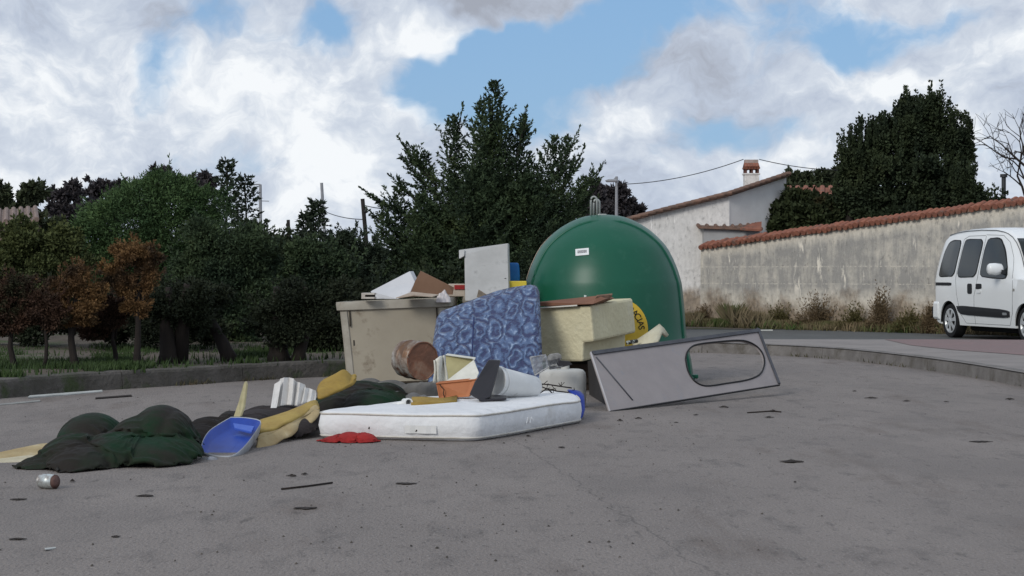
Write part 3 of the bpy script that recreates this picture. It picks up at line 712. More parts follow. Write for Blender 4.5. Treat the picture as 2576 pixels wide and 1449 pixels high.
def bushy(name, label, m, d, blobs, n, leaf, tr=.06, shell=.5, trunk_px=None, cat='tree', shoots=0, group=None, ragged=.0, lw=.3, trk=None, flat=1.0, clump=14):
    """crown from blobs (px,py,rx,ry in photo pixels, depth offset); leaves plus projecting sprays"""
    B = []
    for b in blobs:
        px, py, rx, ry = b[:4]; dd = d + (b[4] if len(b) > 4 else 0); c = P(px, py, dd); B.append((A_(c), (rx / F * dd, rx / F * dd * .8 * flat, ry / F * dd)))
    px0 = trunk_px if trunk_px is not None else blobs[0][0]; x = P(px0, 700, d).x; z0 = .16 if px0 < 1300 else 0
    t = thing(name, (x, d, z0), label, cat, group)
    zt = max(b[0][2] for b in B); trunk(t, x, d, z0, zt, tr, seed=px0 * .013, m=trk)
    limbs(t, [((x, d, z0 + (zt - z0) * (.35 + .4 * RS.uniform())), tuple(b[0]), tr * .45) for b in B[:12]], trk)
    L = leaf / F * d
    if clump:
        SB = []
        for c, r in B:
            c = A_(c); r = A_(r)
            for _ in range(clump):
                u = RS.normal(size=3); u /= np.linalg.norm(u); SB.append((c + u * r * RS.uniform(.45, .92), r * RS.uniform(.22, .42) * A_((1, 1, .8))))
        parts = [blob_leaves(SB, n, L, L * lw, shell=.3), blob_leaves([(c, A_(r) * .75) for c, r in B], n // 3, L, L * lw, shell=.4)]
    else: parts = [blob_leaves(B, n, L, L * lw, shell=shell)]
    if ragged:
        br = []
        for _ in range(int(ragged)):
            c, r = B[RS.randint(len(B))]; u = RS.normal(size=3); u[2] = abs(u[2]) * .8; u /= np.linalg.norm(u)
            br.append((c + u * np.array(r) * .8, u + A_((0, 0, .35)), max(r) * RS.uniform(.2, .45)))
        parts.append(fronds(br, L * 1.1, L * lw, tstep=L * .8))
    if shoots:
        Pp = []; D = []
        for _ in range(shoots):
            c, r = B[RS.randint(len(B))]; u = RS.normal(size=3); u[2] = abs(u[2]); u /= np.linalg.norm(u); a = c + u * np.array(r) * .92; hgt = RS.uniform(14, 46) / F * d
            k = int(hgt / (L * .12)); s = RS.uniform(0, 1, k)[:, None]; az = RS.uniform(0, 6.28, (k, 1))
            Pp.append(a + A_((0, 0, 1)) * s * hgt + np.concatenate([np.cos(az), np.sin(az), 0 * az], 1) * L * .12); D.append(np.concatenate([np.cos(az) * .8, np.sin(az) * .8, .9 + 0 * az], 1))
        p = np.concatenate(Pp); parts.append(leaf_mesh(p, np.concatenate(D), L * .8, L * .26))
    crown_obj(parts, m, t); return t

# the tall many-headed conifer in the middle
def big_conifer():
    d = 32.0; W = lambda px, py, o=0: A_(P(px, py, d + o))
    t = thing('conifer', (P(1235, 700, d).x, d, .1), 'tall ragged dark green conifer with several pointed tops behind the rubbish', 'tree')
    x, z0 = t.location.x, .1
    trunk(t, x, d, z0, P(1245, 260, d).z, .11, seed=2)
    Ls = [((1235, 620), (1246, 215), 165, 110, 0), ((1205, 640), (1213, 262), 120, 80, -.3), ((1265, 620), (1318, 300), 110, 75, .2), ((1150, 700), (1150, 345), 90, 60, .3),
          ((1110, 600), (1140, 300), 72, 55, -.2), ((1330, 640), (1395, 352), 110, 70, 0), ((1360, 640), (1432, 350), 85, 60, .5), ((1080, 720), (1070, 392), 110, 70, .2),
          ((1400, 660), (1470, 455), 80, 55, -.2), ((1020, 740), (1000, 480), 100, 65, 0), ((960, 790), (968, 520), 60, 50, -.3), ((1180, 800), (1195, 430), 200, 130, -.6), ((1320, 800), (1330, 450), 190, 130, -.4), ((1060, 820), (1060, 500), 150, 110, -.4), ((1440, 800), (1430, 520), 110, 90, .1)]
    v = []
    for (b, tp, r, nb, o) in Ls:
        br = leader_branches(W(b[0], b[1], o), W(tp[0], tp[1], o), r / F * d, nb, el=(8, 58), shape=.8, minl=.05)
        v.append(fronds(br, .062, .015, twig=.36, tstep=.036))
    # long sprays that stick out at the sides
    sp = [((1060, 560), (915, 487)), ((1050, 620), (930, 540)), ((1100, 470), (1010, 362)), ((1110, 500), (1015, 408)), ((1130, 400), (1162, 283)), ((1100, 540), (985, 455)), ((1050, 640), (938, 590)),
          ((1420, 520), (1515, 425)), ((1430, 560), (1500, 470)), ((1380, 470), (1450, 345)), ((1400, 500), (1465, 385)), ((1300, 400), (1322, 290)), ((1430, 620), (1500, 540)), ((1090, 450), (1030, 372))]
    for a, b in sp:
        aa = W(*a); bb = W(*b) ; Ln = np.linalg.norm(bb - aa); br = [(aa, bb - aa - A_((0, 0, .1 * Ln)), Ln)]
        for _ in range(7):
            s = RS.uniform(.15, .8); dr = (bb - aa) / Ln + RS.normal(0, .45, 3); br.append((aa + (bb - aa) * s, dr, Ln * (.9 - s) * .6 + .1))
        v.append(fronds(br, .062, .014, twig=.30, tstep=.034))
    B = [(W(1180, 640), (.9, .7, .95)), (W(1330, 650), (.85, .7, .9)), (W(1060, 720), (.75, .6, .8)), (W(1430, 720), (.6, .6, .8)), (W(1240, 780), (1.1, .7, .6)), (W(990, 770), (.45, .5, .5)), (W(1240, 520), (.6, .5, .9)), (W(1150, 560), (.5, .5, .8)), (W(1310, 500), (.45, .5, .7)), (W(1390, 540), (.5, .5, .7)), (W(1080, 620), (.5, .5, .6)), (W(1245, 390), (.28, .3, .7))]
    v.append(blob_leaves(B, 80000, .058, .014, shell=.25))
    crown_obj(v, M_CONI, t)
    for a, b in (((1246, 260), (1243, 200)), ((1213, 300), (1216, 238)), ((1318, 330), (1321, 272))):
        MB().tube([W(*a), (W(*a) + W(*b)) / 2 + A_((.02, 0, 0)), W(*b)], [.02, .012, .005], 5).build('limb', M_BARK, t)
    for a, b in sp: MB().tube([W(*a), (W(*a) + W(*b)) / 2 - A_((0, 0, .02)), W(*b)], [.025, .015, .005], 5).build('limb', M_BARK, t)
big_conifer()

# left of it, from the front to the back
bushy('stone_pine', 'large round bright green pine crown on the left', M_PINE, 27, [(370, 560, 165, 95), (300, 600, 120, 100), (450, 560, 110, 85), (400, 500, 110, 62), (260, 640, 85, 90), (480, 620, 90, 100), (350, 680, 150, 90), (420, 470, 70, 32), (220, 600, 55, 50), (520, 520, 60, 45)], 70000, 10, tr=.10, shell=.72, ragged=90, lw=.16, clump=0)
conifer_px('fir_tree', 570, 410, 31, 46, 640, 'narrow dark fir with a spiky top rising above the pine crown', M_FIR, nb=85, tr=.04, el=(-8, 35), shape=.75)
conifer_px('fir_tree', 617, 452, 31.5, 42, 640, 'second narrow fir, open and see-through, just left of the lamp post', M_FIR, nb=60, tr=.035, el=(-10, 30), shape=.55)
conifer_px('fir_tree', 796, 512, 38, 40, 625, 'small pointed fir directly left of the pale concrete pole', M_FIR, nb=60, tr=.03, el=(-8, 30))
conifer_px('fir_tree', 770, 545, 38.5, 26, 625, 'smallest fir, partly hidden, beside the pointed one', M_FIR, nb=40, tr=.03, el=(-8, 30))
bushy('cypress_tree', 'broad dark cypress with pale-tipped sprays under the two narrow firs', M_CONI, 24, [(560, 640, 110, 110), (500, 730, 110, 110), (600, 740, 110, 100), (540, 830, 100, 50), (610, 850, 50, 36), (450, 840, 50, 30), (640, 640, 70, 75)], 46000, 9.5, tr=.09, ragged=130, trunk_px=573, lw=.22)
bushy('cypress_tree', 'dark cypress hedge with a top sloping down to the right', M_DARK, 27, [(690, 680, 90, 110), (640, 620, 60, 60), (720, 640, 55, 55), (760, 690, 70, 90), (700, 790, 110, 90)], 40000, 9.5, tr=.08, ragged=90, lw=.25)
bushy('shrub', 'dense rounded green shrub mass left of the beige bin', M_CONI, 26, [(800, 690, 80, 90), (770, 650, 50, 50), (850, 700, 70, 85), (740, 720, 60, 70), (800, 800, 110, 90)], 40000, 9.5, ragged=90, tr=.07, cat='shrub', lw=.25)
bushy('shrub', 'dark leafy shrub below the black wooden pole', M_FIR, 28.5, [(890, 640, 50, 62), (930, 660, 45, 60), (850, 640, 40, 50), (900, 720, 80, 90)], 22000, 9.5, ragged=70, tr=.05, cat='shrub', lw=.25)
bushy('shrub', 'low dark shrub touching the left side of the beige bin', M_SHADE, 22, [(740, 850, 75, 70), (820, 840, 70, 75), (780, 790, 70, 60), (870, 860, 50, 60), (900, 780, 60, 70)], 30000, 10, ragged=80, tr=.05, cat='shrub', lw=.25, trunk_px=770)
bushy('shrub', 'black undergrowth bush behind the bins and bottle bank', M_DARK, 25, [(1000, 790, 110, 100), (1120, 760, 110, 110), (1250, 770, 110, 110), (1350, 780, 90, 110), (1180, 860, 160, 50), (1450, 740, 70, 110)], 40000, 11, ragged=90, tr=.05, cat='shrub', lw=.3)
bushy('laurel_tree', 'dull olive bush at the left edge above the orange saplings', M_OLIVE, 25, [(70, 640, 95, 85), (150, 640, 60, 80), (0, 660, 80, 70), (120, 720, 90, 60), (40, 590, 40, 40), (180, 690, 60, 80)], 34000, 9.5, tr=.06, ragged=60, lw=.32, cat='shrub')
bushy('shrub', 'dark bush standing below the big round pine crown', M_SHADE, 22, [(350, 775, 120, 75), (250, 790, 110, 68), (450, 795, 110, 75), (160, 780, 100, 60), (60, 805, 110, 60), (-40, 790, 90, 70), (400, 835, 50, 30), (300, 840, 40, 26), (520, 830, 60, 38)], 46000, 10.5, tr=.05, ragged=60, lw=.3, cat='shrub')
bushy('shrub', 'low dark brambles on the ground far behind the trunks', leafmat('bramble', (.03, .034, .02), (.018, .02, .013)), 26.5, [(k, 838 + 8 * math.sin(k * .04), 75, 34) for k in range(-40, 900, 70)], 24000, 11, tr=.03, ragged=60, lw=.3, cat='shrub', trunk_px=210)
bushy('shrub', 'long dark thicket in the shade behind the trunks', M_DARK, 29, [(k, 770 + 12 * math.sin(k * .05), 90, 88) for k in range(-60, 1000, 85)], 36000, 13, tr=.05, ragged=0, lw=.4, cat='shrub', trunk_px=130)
def sapling(px, yb, yt, hw, d, label, m, tr, blobs, n=17000, trk=None):
    return bushy('young_tree', label, m, d, blobs, n, 8, tr=tr * .8, shell=.2, trunk_px=px, ragged=75, lw=.22, trk=trk, clump=7)
sapling(347, 935, 600, 70, 18.2, 'sapling with bright orange-brown needles, tallest and nearest the pine crown', M_ORAN, .045, [(335, 640, 62, 42), (375, 650, 35, 35), (290, 690, 38, 45), (380, 700, 30, 40), (320, 720, 40, 38), (345, 770, 40, 26)])
sapling(185, 935, 660, 70, 18.0, 'sapling with rusty brown crown on a thick leaning dark trunk', M_ORAN, .05, [(200, 695, 46, 36), (150, 730, 60, 34), (225, 740, 50, 42), (110, 775, 45, 30), (200, 790, 60, 40)])
sapling(115, 935, 700, 60, 17.9, 'thin-trunked sapling with dead reddish needles', M_ORAN2, .026, [(100, 760, 66, 48), (50, 720, 45, 40), (130, 800, 60, 40), (40, 790, 50, 45)])
sapling(30, 930, 690, 60, 17.9, 'brown dying sapling at the left picture edge', M_ORAN2, .04, [(10, 740, 60, 50), (20, 800, 60, 50), (-60, 760, 60, 60)])
sapling(290, 800, 760, 50, 18.6, 'low reddish dead sapling between the two orange ones', M_ORAN2, .035, [(270, 800, 70, 40), (300, 770, 50, 35), (240, 830, 50, 28)])
for px, yb, r, lab, ln in ((425, 910, .10, 'thick double dark trunk in the middle of the grove', 0), (472, 889, .05, 'slim leaning trunk right of the thick double trunk', -.25), (582, 905, .08, 'leaning dark trunk right of centre in the grove', -.35), (700, 905, .11, 'stout black trunk close to the low shrub', 0), (752, 905, .07, 'stout trunk hidden in shade left of the beige bin', .1)):
    d = G(px, yb, .17).y; g = P(px, yb, d)
    t = thing('shade_tree', (g.x, d, .15), 'small tree: ' + lab, 'tree')
    trunk(t, g.x, d, .15, .95, r, lean=ln, seed=px * .02)
    if r == .10: MB().tube([(g.x + .1, d + .05, .12), (g.x + .13, d + .05, .6), (g.x + .2, d, .95)], [.085, .07, .05], 9).build('trunk', M_BARK, t, smooth=True)
    c = P(px + ln * F / d, {425: 770, 472: 815, 582: 785, 700: 810, 752: 770}[px], d)
    crown_obj([blob_leaves([(A_(c) + A_((RS.uniform(-.36, .36), RS.uniform(-.15, .15), RS.uniform(-.16, .2))), A_((1, 1, .8)) * RS.uniform(.07, .17)) for _ in range(16)], 9000, .036, .010, shell=.2), fronds([(A_(c), A_((RS.normal(), RS.normal() * .5, RS.uniform(-.9, .6))), RS.uniform(.2, .42)) for _ in range(40)], .036, .009, tstep=.03)], M_SHADE, t)
# far trees on the left skyline
def open_tree(px, py, rx, ry, d, label, m, n=6000, leaf=13, k=9, bare=0):
    bl = [(px + RS.uniform(-.7, .7) * rx, py + RS.uniform(-.7, .6) * ry, rx * RS.uniform(.22, .4), ry * RS.uniform(.25, .45)) for _ in range(k)] + [(px, py + ry * .5, rx * .8, ry * .6)]
    return bushy('distant_tree', label, m, d, bl, n, leaf, tr=.09, shell=.2, ragged=30, lw=.3, trunk_px=px)
open_tree(45, 520, 75, 66, 50, 'distant olive-green tree over the brown house', M_FARG)
open_tree(190, 520, 90, 66, 52, 'distant purplish bare-looking tree left of the pine crown', M_PURP, n=6500)
open_tree(285, 500, 75, 55, 53, 'distant greyish tree just left of the pine top', M_PURP, n=5000)
open_tree(400, 465, 70, 34, 54, 'thin twiggy tree top showing over the pine crown', M_PURP, n=2500)
open_tree(500, 465, 55, 34, 54, 'thin twiggy tree top between the pine crown and the narrow fir', M_PURP, n=1800)
open_tree(130, 600, 110, 60, 46, 'distant dark tree right beside the brown house', M_FARG, n=7000)
open_tree(1555, 525, 75, 60, 50, 'distant purplish dark tree behind the street lamp', M_PURP, n=9000)
open_tree(1500, 510, 50, 50, 48, 'distant dark tree between the conifer and the street lamp', M_PURP, n=6000)
# right side behind the wall
bushy('evergreen_tree', 'big dense evergreen with upright shoots behind the tiled wall', M_DARK, 40, [(2140, 425, 42, 78), (2182, 400, 48, 85), (2240, 385, 66, 85), (2305, 325, 62, 80), (2352, 325, 58, 85), (2408, 380, 42, 85), (2290, 470, 150, 105), (2400, 480, 68, 100), (2150, 505, 58, 60), (2330, 545, 150, 50), (2200, 560, 80, 45)], 95000, 10, tr=.16, shell=.62, shoots=620, lw=.3)
bushy('evergreen_tree', 'low dark evergreen right of the big one, spilling over the coping', M_DARK, 39, [(2470, 545, 75, 55), (2440, 500, 40, 45), (2500, 530, 40, 40), (2420, 470, 30, 40)], 20000, 10, tr=.07, shell=.55, shoots=60, lw=.3)
bushy('shrub', 'glossy dark shrub in front of the orange tiled roof', leafmat('shrub_leaf', (.042, .055, .022), (.022, .03, .014), c3=(.065, .045, .022)), 40.2, [(2010, 560, 85, 60), (1960, 545, 50, 50), (2060, 530, 60, 55), (2000, 510, 40, 30), (1930, 560, 30, 28), (2090, 575, 50, 50)], 22000, 13, tr=.05, shell=.5, lw=.42, cat='shrub', shoots=25)
open_tree(2020, 475, 110, 45, 60, 'distant dark wood skyline between the chimney and the evergreen', M_FARG, n=11000)
open_tree(2090, 465, 40, 40, 58, 'distant dark tree directly left of the big evergreen', M_FARG, n=4500)
def bare_tree(px, py, d, hpx, label, spread=1.0, seed=4, z0=0.0):
    r = random.Random(seed); g = P(px, py, d); t = thing('bare_tree', (g.x, d, z0), label, 'tree'); tk = MB(); br = MB()
    def grow(p, dr, ln, rad, lv, mb):
        pts = [p]; q = p
        for i in range(3):
            dr = (dr + Vector((r.gauss(0, .16), r.gauss(0, .16), r.gauss(0, .1) + .03))).normalized(); q = q + dr * ln / 3; pts.append(q)
        mb.tube(pts, [rad, rad * .85, rad * .72, rad * .6], 7 if lv < 2 else 4, caps=False)
        if lv >= 5: return
        for k in range(3 if lv < 4 else 3):
            ax = Vector((r.gauss(0, 1), r.gauss(0, 1), r.gauss(0, 1))).normalized(); nd = (dr + ax * .62 * spread).normalized()
            grow(pts[r.choice((2, 3, 3))], nd, ln * r.uniform(.62, .8), rad * .55, lv + 1, br)
    top = hpx / F * d
    grow(Vector((g.x, d, z0)), Vector((0, 0, 1)), top * .34, .13, 0, tk)
    tk.build('trunk', M_BARK, t, smooth=True); br.build('crown', M_BARK, t, smooth=True)
bare_tree(2618, 700, 46, 640, 'bare leafless tree with fine twigs at the right picture edge', 1.1, 9)
# scrubby dry plants against the stained wall
for i, (px, py, rx, ry, lab, m3) in enumerate(((2055, 790, 62, 40, 'widest brown dry bush in the middle of the stained wall', 0), (1960, 800, 46, 26, 'greenish brown dry bush left of the widest one', 1), (2150, 800, 45, 28, 'grassy dry bush right of the widest one', 1), (2290, 805, 48, 24, 'green low bush near the exposed stones', 1), (2340, 800, 28, 28, 'small brown bush just behind the rear of the white van', 0), (1770, 795, 40, 22, 'low ochre dry bush at the corner of the white house', 0), (2215, 765, 38, 30, 'pale dry bush left of the exposed stones', 0), (1870, 795, 42, 22, 'low brown dry bush below the start of the coping', 0))):
    x = P(px, py, 36).x; d = wall_y(x) - .35
    c = P(px, py, d); rx_ = rx / F * d; rz = ry / F * d
    t = thing('dry_bush', (c.x, d, 0), lab, 'bush')
    br = []
    for _ in range(330):
        a = RS.uniform(0, 6.28); s = RS.uniform(.05, 1.25); e = RS.uniform(.35, 1.15)
        dr = A_((math.cos(a) * s * rx_ * 1.1, math.sin(a) * s * .25, (c.z + rz) * e * math.sqrt(max(.05, 1 - .8 * s * s)))); br.append((A_((c.x + RS.normal(0, .12 * rx_), d, .0)), dr, np.linalg.norm(dr) * RS.uniform(.6, 1)))
    mm = leafmat('dry_twigs', (.20, .145, .085), (.11, .08, .045), c3=(.26, .20, .12)) if not m3 else leafmat('dry_green', (.13, .115, .045), (.085, .075, .03), c3=(.075, .12, .03))
    crown_obj([fronds(br, .034, .006, twig=.22, tstep=.05)], mm, t, 'foliage')

# ------------------------------------------------------------------ the bottle bank
def lp(name, *a, **k): return mat(name, *a, **k)
PROF = [(0.0, .86), (.03, .885), (.2, .865), (.42, .82), (.70, .798), (.93, .775), (1.01, .757), (1.12, .722), (1.246, .665), (1.33, .615), (1.403, .55), (1.48, .465), (1.54, .375), (1.59, .275), (1.625, .165), (1.64, .02)]
IG = Vector(((1518 - CX) / F * 18.85, 18.85, 0))
def prof(z): return interp(PROF, z)
def ig_pt(th, z, off=0.0):                       # th: angle from the face turned to the camera, positive to the right
    r = prof(z) + off; return IG + Vector((math.sin(th) * r, -math.cos(th) * r, z))
def bottle_bank():
    t = thing('bottle_bank', tuple(IG), 'big green igloo-shaped glass recycling container with two metal lifting loops', 'recycling container')
    zs = [0]; fine = smooth_line(PROF, 4)
    mg = mat('green_fibreglass', (.007, .098, .056), (.005, .078, .045), scale=1.2, rough=.36, spec=.32, contrast=(.3, .7), c3=(.016, .10, .062), c3scale=9, c3t=(.56, .72), bump=.05, bscale=3)
    rings = [[IG + Vector((math.sin(a) * p.y, -math.cos(a) * p.y, p.x)) for a in [2 * math.pi * k / 96 for k in range(96)]] for p in fine]
    MB().loft(rings).build('shell', mg, t, smooth=True, autos=60)
    for off, nm in ((-.30, 'rib'), (.34, 'rib')):      # moulded arch ribs front and back
        pts = []
        for k in range(61):
            z = .02 + 1.50 * math.sin(math.pi * k / 60) if False else None
        up = []
        for z in [i * .03 for i in range(1, 55)]:
            r = prof(z)
            if r > abs(off) + .002: up.append((math.sqrt(r * r - off * off), z))
        pts = [IG + Vector((-x, off, z)) for x, z in up] + [IG + Vector((x, off, z)) for x, z in up[::-1]]
        MB().tube(pts, .016, 8).build(nm, mg, t, smooth=True)
    pts = [IG + Vector((math.sin(a) * .885, -math.cos(a) * .885, .03)) for a in [2 * math.pi * k / 64 for k in range(65)]]
    MB().tube(pts, .022, 8).build('base_rim', mg, t, smooth=True)
    # sign: yellow disc with black lettering round its edge
    sc_ = Vector((0, 0, 0)); R = .287; sx = 30 / 267; zc = 1.05 - 139 / 267
    my = mat('sign_yellow', (.62, .43, .045), (.55, .37, .035), scale=9, rough=.6); mk_ = mat('sign_black', (.012, .012, .012), rough=.6)
    def on(u, v, off): return ig_pt((sx + u) / .8, zc + v, off)
    mb = MB(); rows = [[on(R * q / 8 * math.cos(2 * math.pi * k / 48), R * q / 8 * math.sin(2 * math.pi * k / 48), .004) for k in range(49)] for q in range(9)]
    sign = mb.grid(rows).build('round_sign', my, t, smooth=True)
    pts = [on(R * math.cos(2 * math.pi * k / 48), R * math.sin(2 * math.pi * k / 48), .005) for k in range(49)]
    for ch, an in zip('GRACIAS', (68, 57, 45, 34, 24, 14, 4)):
        cu = bpy.data.curves.new('letter', 'FONT'); cu.body = ch; cu.size = .085; cu.align_x = 'CENTER'; o = bpy.data.objects.new('letter', cu); col.objects.link(o)
        dg = bpy.context.evaluated_depsgraph_get(); me = bpy.data.meshes.new_from_object(o.evaluated_get(dg)); bpy.data.objects.remove(o); bpy.data.curves.remove(cu)
        a = math.radians(an); rad = Vector((math.cos(a), math.sin(a))); tan = Vector((math.sin(a), -math.cos(a)))
        for v in me.vertices:
            p = rad * (.185 + v.co.y * 1.1) + tan * v.co.x * 1.05; v.co = on(p.x, p.y, .0085)
        lo = link('letter', me, mk_, sign)
        lo.modifiers.new('s', 'SOLIDIFY').thickness = .002
    # small pale maker's plate with grey print
    def on2(px, py, off):
        x = (px - 1518) / 256 ; z = 1.05 - (py - 690) / 262; return ig_pt(math.asin(x / prof(z)), z, off)
    rows = [[on2(1443 + 32 * i / 6 , 627 - 3 * i / 6 + 17 * j / 4, .006) for i in range(7)] for j in range(5)]
    st = MB().grid(rows).build('plate', mat('plate_white', (.72, .74, .74), (.66, .68, .68), scale=20, rough=.5), t, solid=.004)
    rows = [[on2(1448 + 22 * i / 6, 630.5 - 2 * i / 6 + 7 * j / 2, .0095) for i in range(7)] for j in range(3)]
    MB().grid(rows).build('print', mat('print_grey', (.45, .45, .45), (.10, .10, .12), scale=160, rough=.6, contrast=(.45, .55)), st)
    # worn pale edge strip on the left flank
    rows = [[ig_pt(math.radians(-90 - 3 + 9 * i / 3) , z, .004) for i in range(4)] for z in [1.0 + .44 * j / 12 for j in range(13)]]
    MB().grid(rows).build('worn_strip', mat('worn_strip', (.66, .55, .46), (.50, .36, .22), scale=5, rough=.7), t, smooth=True)
    for k, (x0, w, dy, hh) in enumerate(((1486, 15, -.03, 494), (1494, 15, .07, 500))):
        zt = 1.05 - (hh - 690) / 256; x = (x0 + w / 2 - CX) / F * 18.85; hw = w / 2 / 256
        y = IG.y + dy; pts = [(x - hw, y, 1.60), (x - hw, y, zt - .05)] + [(x - hw * math.cos(a), y, zt - .035 + .035 * math.sin(a)) for a in [math.pi * q / 6 for q in range(7)]] + [(x + hw, y, zt - .05), (x + hw, y, 1.60)]
        MB().tube(pts, .010, 8).build('lifting_loop', mat('galvanised', (.36, .38, .36), (.26, .28, .27), scale=30, rough=.5, metal=.3), t, smooth=True)
    c = ig_pt(math.radians(-12), .0, 0)
    MB().box((IG.x - .06, IG.y - .1, 1.61), (IG.x + .03, IG.y + .1, 1.645)).build('loop_bracket', MATS['galvanised'], t, bevel=.01)
    MB().box((IG.x + .80, IG.y - .2, .03), (IG.x + .92, IG.y - .1, .07)).build('foot_tab', mg, t, bevel=.01)
bottle_bank()

# ------------------------------------------------------------------ wheeled bins
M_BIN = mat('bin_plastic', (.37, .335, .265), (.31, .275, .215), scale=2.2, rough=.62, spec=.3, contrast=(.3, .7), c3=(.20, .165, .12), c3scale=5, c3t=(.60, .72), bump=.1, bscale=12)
M_BINR = mat('bin_rim', (.40, .375, .32), (.32, .295, .245), scale=6, rough=.65, c3=(.24, .2, .15), c3scale=8, c3t=(.58, .7))
M_HOLE_DARK = mat('hole_dark', (.05, .04, .03), (.02, .018, .015), scale=12, rough=.9)  # near-black colour painted for the shade inside slots, hole and crack
def wheeled_bin(loc, w, dp, h, yaw, tilt, label, taper=.07):
    t = thing('wheeled_bin', loc, label, 'rubbish container')
    M = Matrix.Translation(Vector(loc)) @ Matrix.Rotation(yaw, 4, 'Z') @ Matrix.Rotation(tilt, 4, 'Y')
    def ring(z, w_, d_, r, inset=0): return [M @ Vector((x, y, z)) for x, y in rrect(w_ - inset, d_ - inset, r)]
    W = lambda z: w - 2 * taper * (1 - z / h); D = lambda z: dp - 2 * taper * (1 - z / h)
    rings = [ring(.03, W(.12) - .06, D(.12) - .06, .05), ring(.05, W(.14), D(.14), .07), ring(h * .5, W(h * .5), D(h * .5), .07), ring(h - .05, W(h - .05), D(h - .05), .07), ring(h - .05, W(h) - .05, D(h) - .05, .06), ring(.07, W(.16) - .06, D(.16) - .06, .05)]
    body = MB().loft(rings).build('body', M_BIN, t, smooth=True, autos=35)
    rr = [ring(h - .08, w + .03, dp + .03, .08), ring(h - .075, w + .045, dp + .045, .085), ring(h - .02, w + .055, dp + .055, .085), ring(h, w + .05, dp + .05, .08), ring(h, w - .03, dp - .03, .06), ring(h - .07, w - .035, dp - .035, .06)]
    mb = MB().loft(rr, cap=False); n = len(rr[0]); mb.f += [(k, (k + 1) % n, 5 * n + (k + 1) % n, 5 * n + k) for k in range(n)]
    mb.build('rim', M_BINR, t, smooth=True, autos=35)
    # moulded corner posts on the front face
    for sx in (-1, 1):
        x = sx * (w / 2 - .075)
        mb = MB(); mb.loft([[M @ Vector((sx * (W(z) / 2 - o), -D(z) / 2 - pr, z)) for o, pr in ((.012, -.012), (.03, .012), (.075, .014), (.088, -.004))] for z in (.07, h - .09)])
        mb.build('corner_post', M_BINR, t, smooth=True, autos=35)
        mb = MB(); zz = h - .20
        mb.box((sx * (w / 2 - .108) - .006, -dp / 2 - .006, zz - .03), (sx * (w / 2 - .108) + .006, -dp / 2 + .02, h - .085), M); mb.build('slot', M_HOLE_DARK, t)
        mb = MB(); mb.box((sx * (w / 2 - .135) - .007, -D(.42) / 2 - .006, .40), (sx * (w / 2 - .135) + .004, -D(.42) / 2 + .02, .45), M); mb.build('slot', M_HOLE_DARK, t)
    for sx in (-1, 1):
        for sy in (-1, 1):
            c = M @ Vector((sx * (w / 2 - .18), sy * (dp / 2 - .16), .055)); ax = Vector((.02, 0, 0)); ax.rotate(Matrix.Rotation(yaw, 3, 'Z'))
            MB().tube([c - ax, c + ax], .052, 16).build('wheel', mat('rubber', (.03, .03, .03), rough=.8), t, smooth=True, autos=40)
    return t
dB = 17.75
bx = lambda px, d: (px - CX) / F * d
HB = P(1008, 755, dB).z
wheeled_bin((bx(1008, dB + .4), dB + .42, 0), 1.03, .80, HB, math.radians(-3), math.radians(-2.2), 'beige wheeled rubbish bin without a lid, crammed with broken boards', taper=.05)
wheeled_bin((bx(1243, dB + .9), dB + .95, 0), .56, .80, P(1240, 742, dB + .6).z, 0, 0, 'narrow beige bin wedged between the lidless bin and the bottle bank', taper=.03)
# what is crammed into the bins
V3 = Vector
M_WBOARD = mat('white_board', (.55, .56, .58), (.49, .50, .52), scale=3, rough=.6, c3=(.42, .42, .42), c3scale=9); M_BROWN = mat('brown_cardboard', (.235, .135, .085), (.20, .115, .07), scale=4, rough=.85)
tag(plate('white_board', [(942, 752, 18.0), (932, 733, 18.05), (1031, 682, 18.0), (1044, 709, 17.9), (1030, 740, 17.8), (1000, 752, 17.8)], (.03, .10, .0), M_WBOARD, bevel=.004), 'pale grey board with pointed top sticking out of the lidless bin', 'board')
tag(plate('cardboard_sheet', [(1031, 741, 17.8), (1045, 706, 17.85), (1058, 682, 17.9), (1128, 717, 18.0), (1142, 724, 18.05), (1139, 741, 18.0)], (0, .015, .004), M_BROWN), 'brown cardboard sheet standing beside the pale board in the bin', 'cardboard')
tag(plate('cardboard_flap', [(996, 751, 17.55), (1031, 739, 17.75), (1036, 736, 17.75), (1104, 743, 17.6), (1088, 748, 17.5), (1040, 744, 17.45)], (0, .0, .008), mat('cardboard_pale', (.42, .35, .28), (.33, .26, .2), scale=6)), 'pale torn cardboard flap lying over the bin rim', 'cardboard')
tag(heap('paper_scrap', [(1118, 734, 17.75, 17, .06, .5), (1110, 738, 17.7, 12, .05, .6)], mat('crumpled_paper', (.66, .62, .62), (.5, .46, .45), scale=14, rough=.8), base=HB - .015, step=.006, fold=.015, fs=30, warp=.02), 'crumpled white paper scrap on the bin rim', 'paper')
def tray():
    t = thing('small_tray', tuple(P(925, 752, 17.7)), 'small cream plastic tray with a slot on the left end of the bin rim', 'tray'); m = mat('cream_plastic', (.50, .47, .42), (.42, .38, .33), scale=8, rough=.6)
    a = P(909, 752, 17.6); d_ = P(942, 752, 17.6) - a; u = P(909, 737, 17.6) - a
    MB().box((a.x, 17.6, a.z), (a.x + d_.x, 17.85, a.z + .018)).build('bottom', m, t, bevel=.003); MB().box((a.x, 17.6, a.z + u.z - .018), (a.x + d_.x, 17.85, a.z + u.z)).build('top', m, t, bevel=.003)
    MB().box((a.x, 17.6, a.z + .016), (a.x + .035, 17.85, a.z + u.z - .016)).build('side', m, t, bevel=.003)
    MB().box((a.x + .03, 17.72, a.z + .016), (a.x + d_.x - .003, 17.75, a.z + u.z - .016)).build('dark_slot', M_HOLE_DARK, t)
tray()
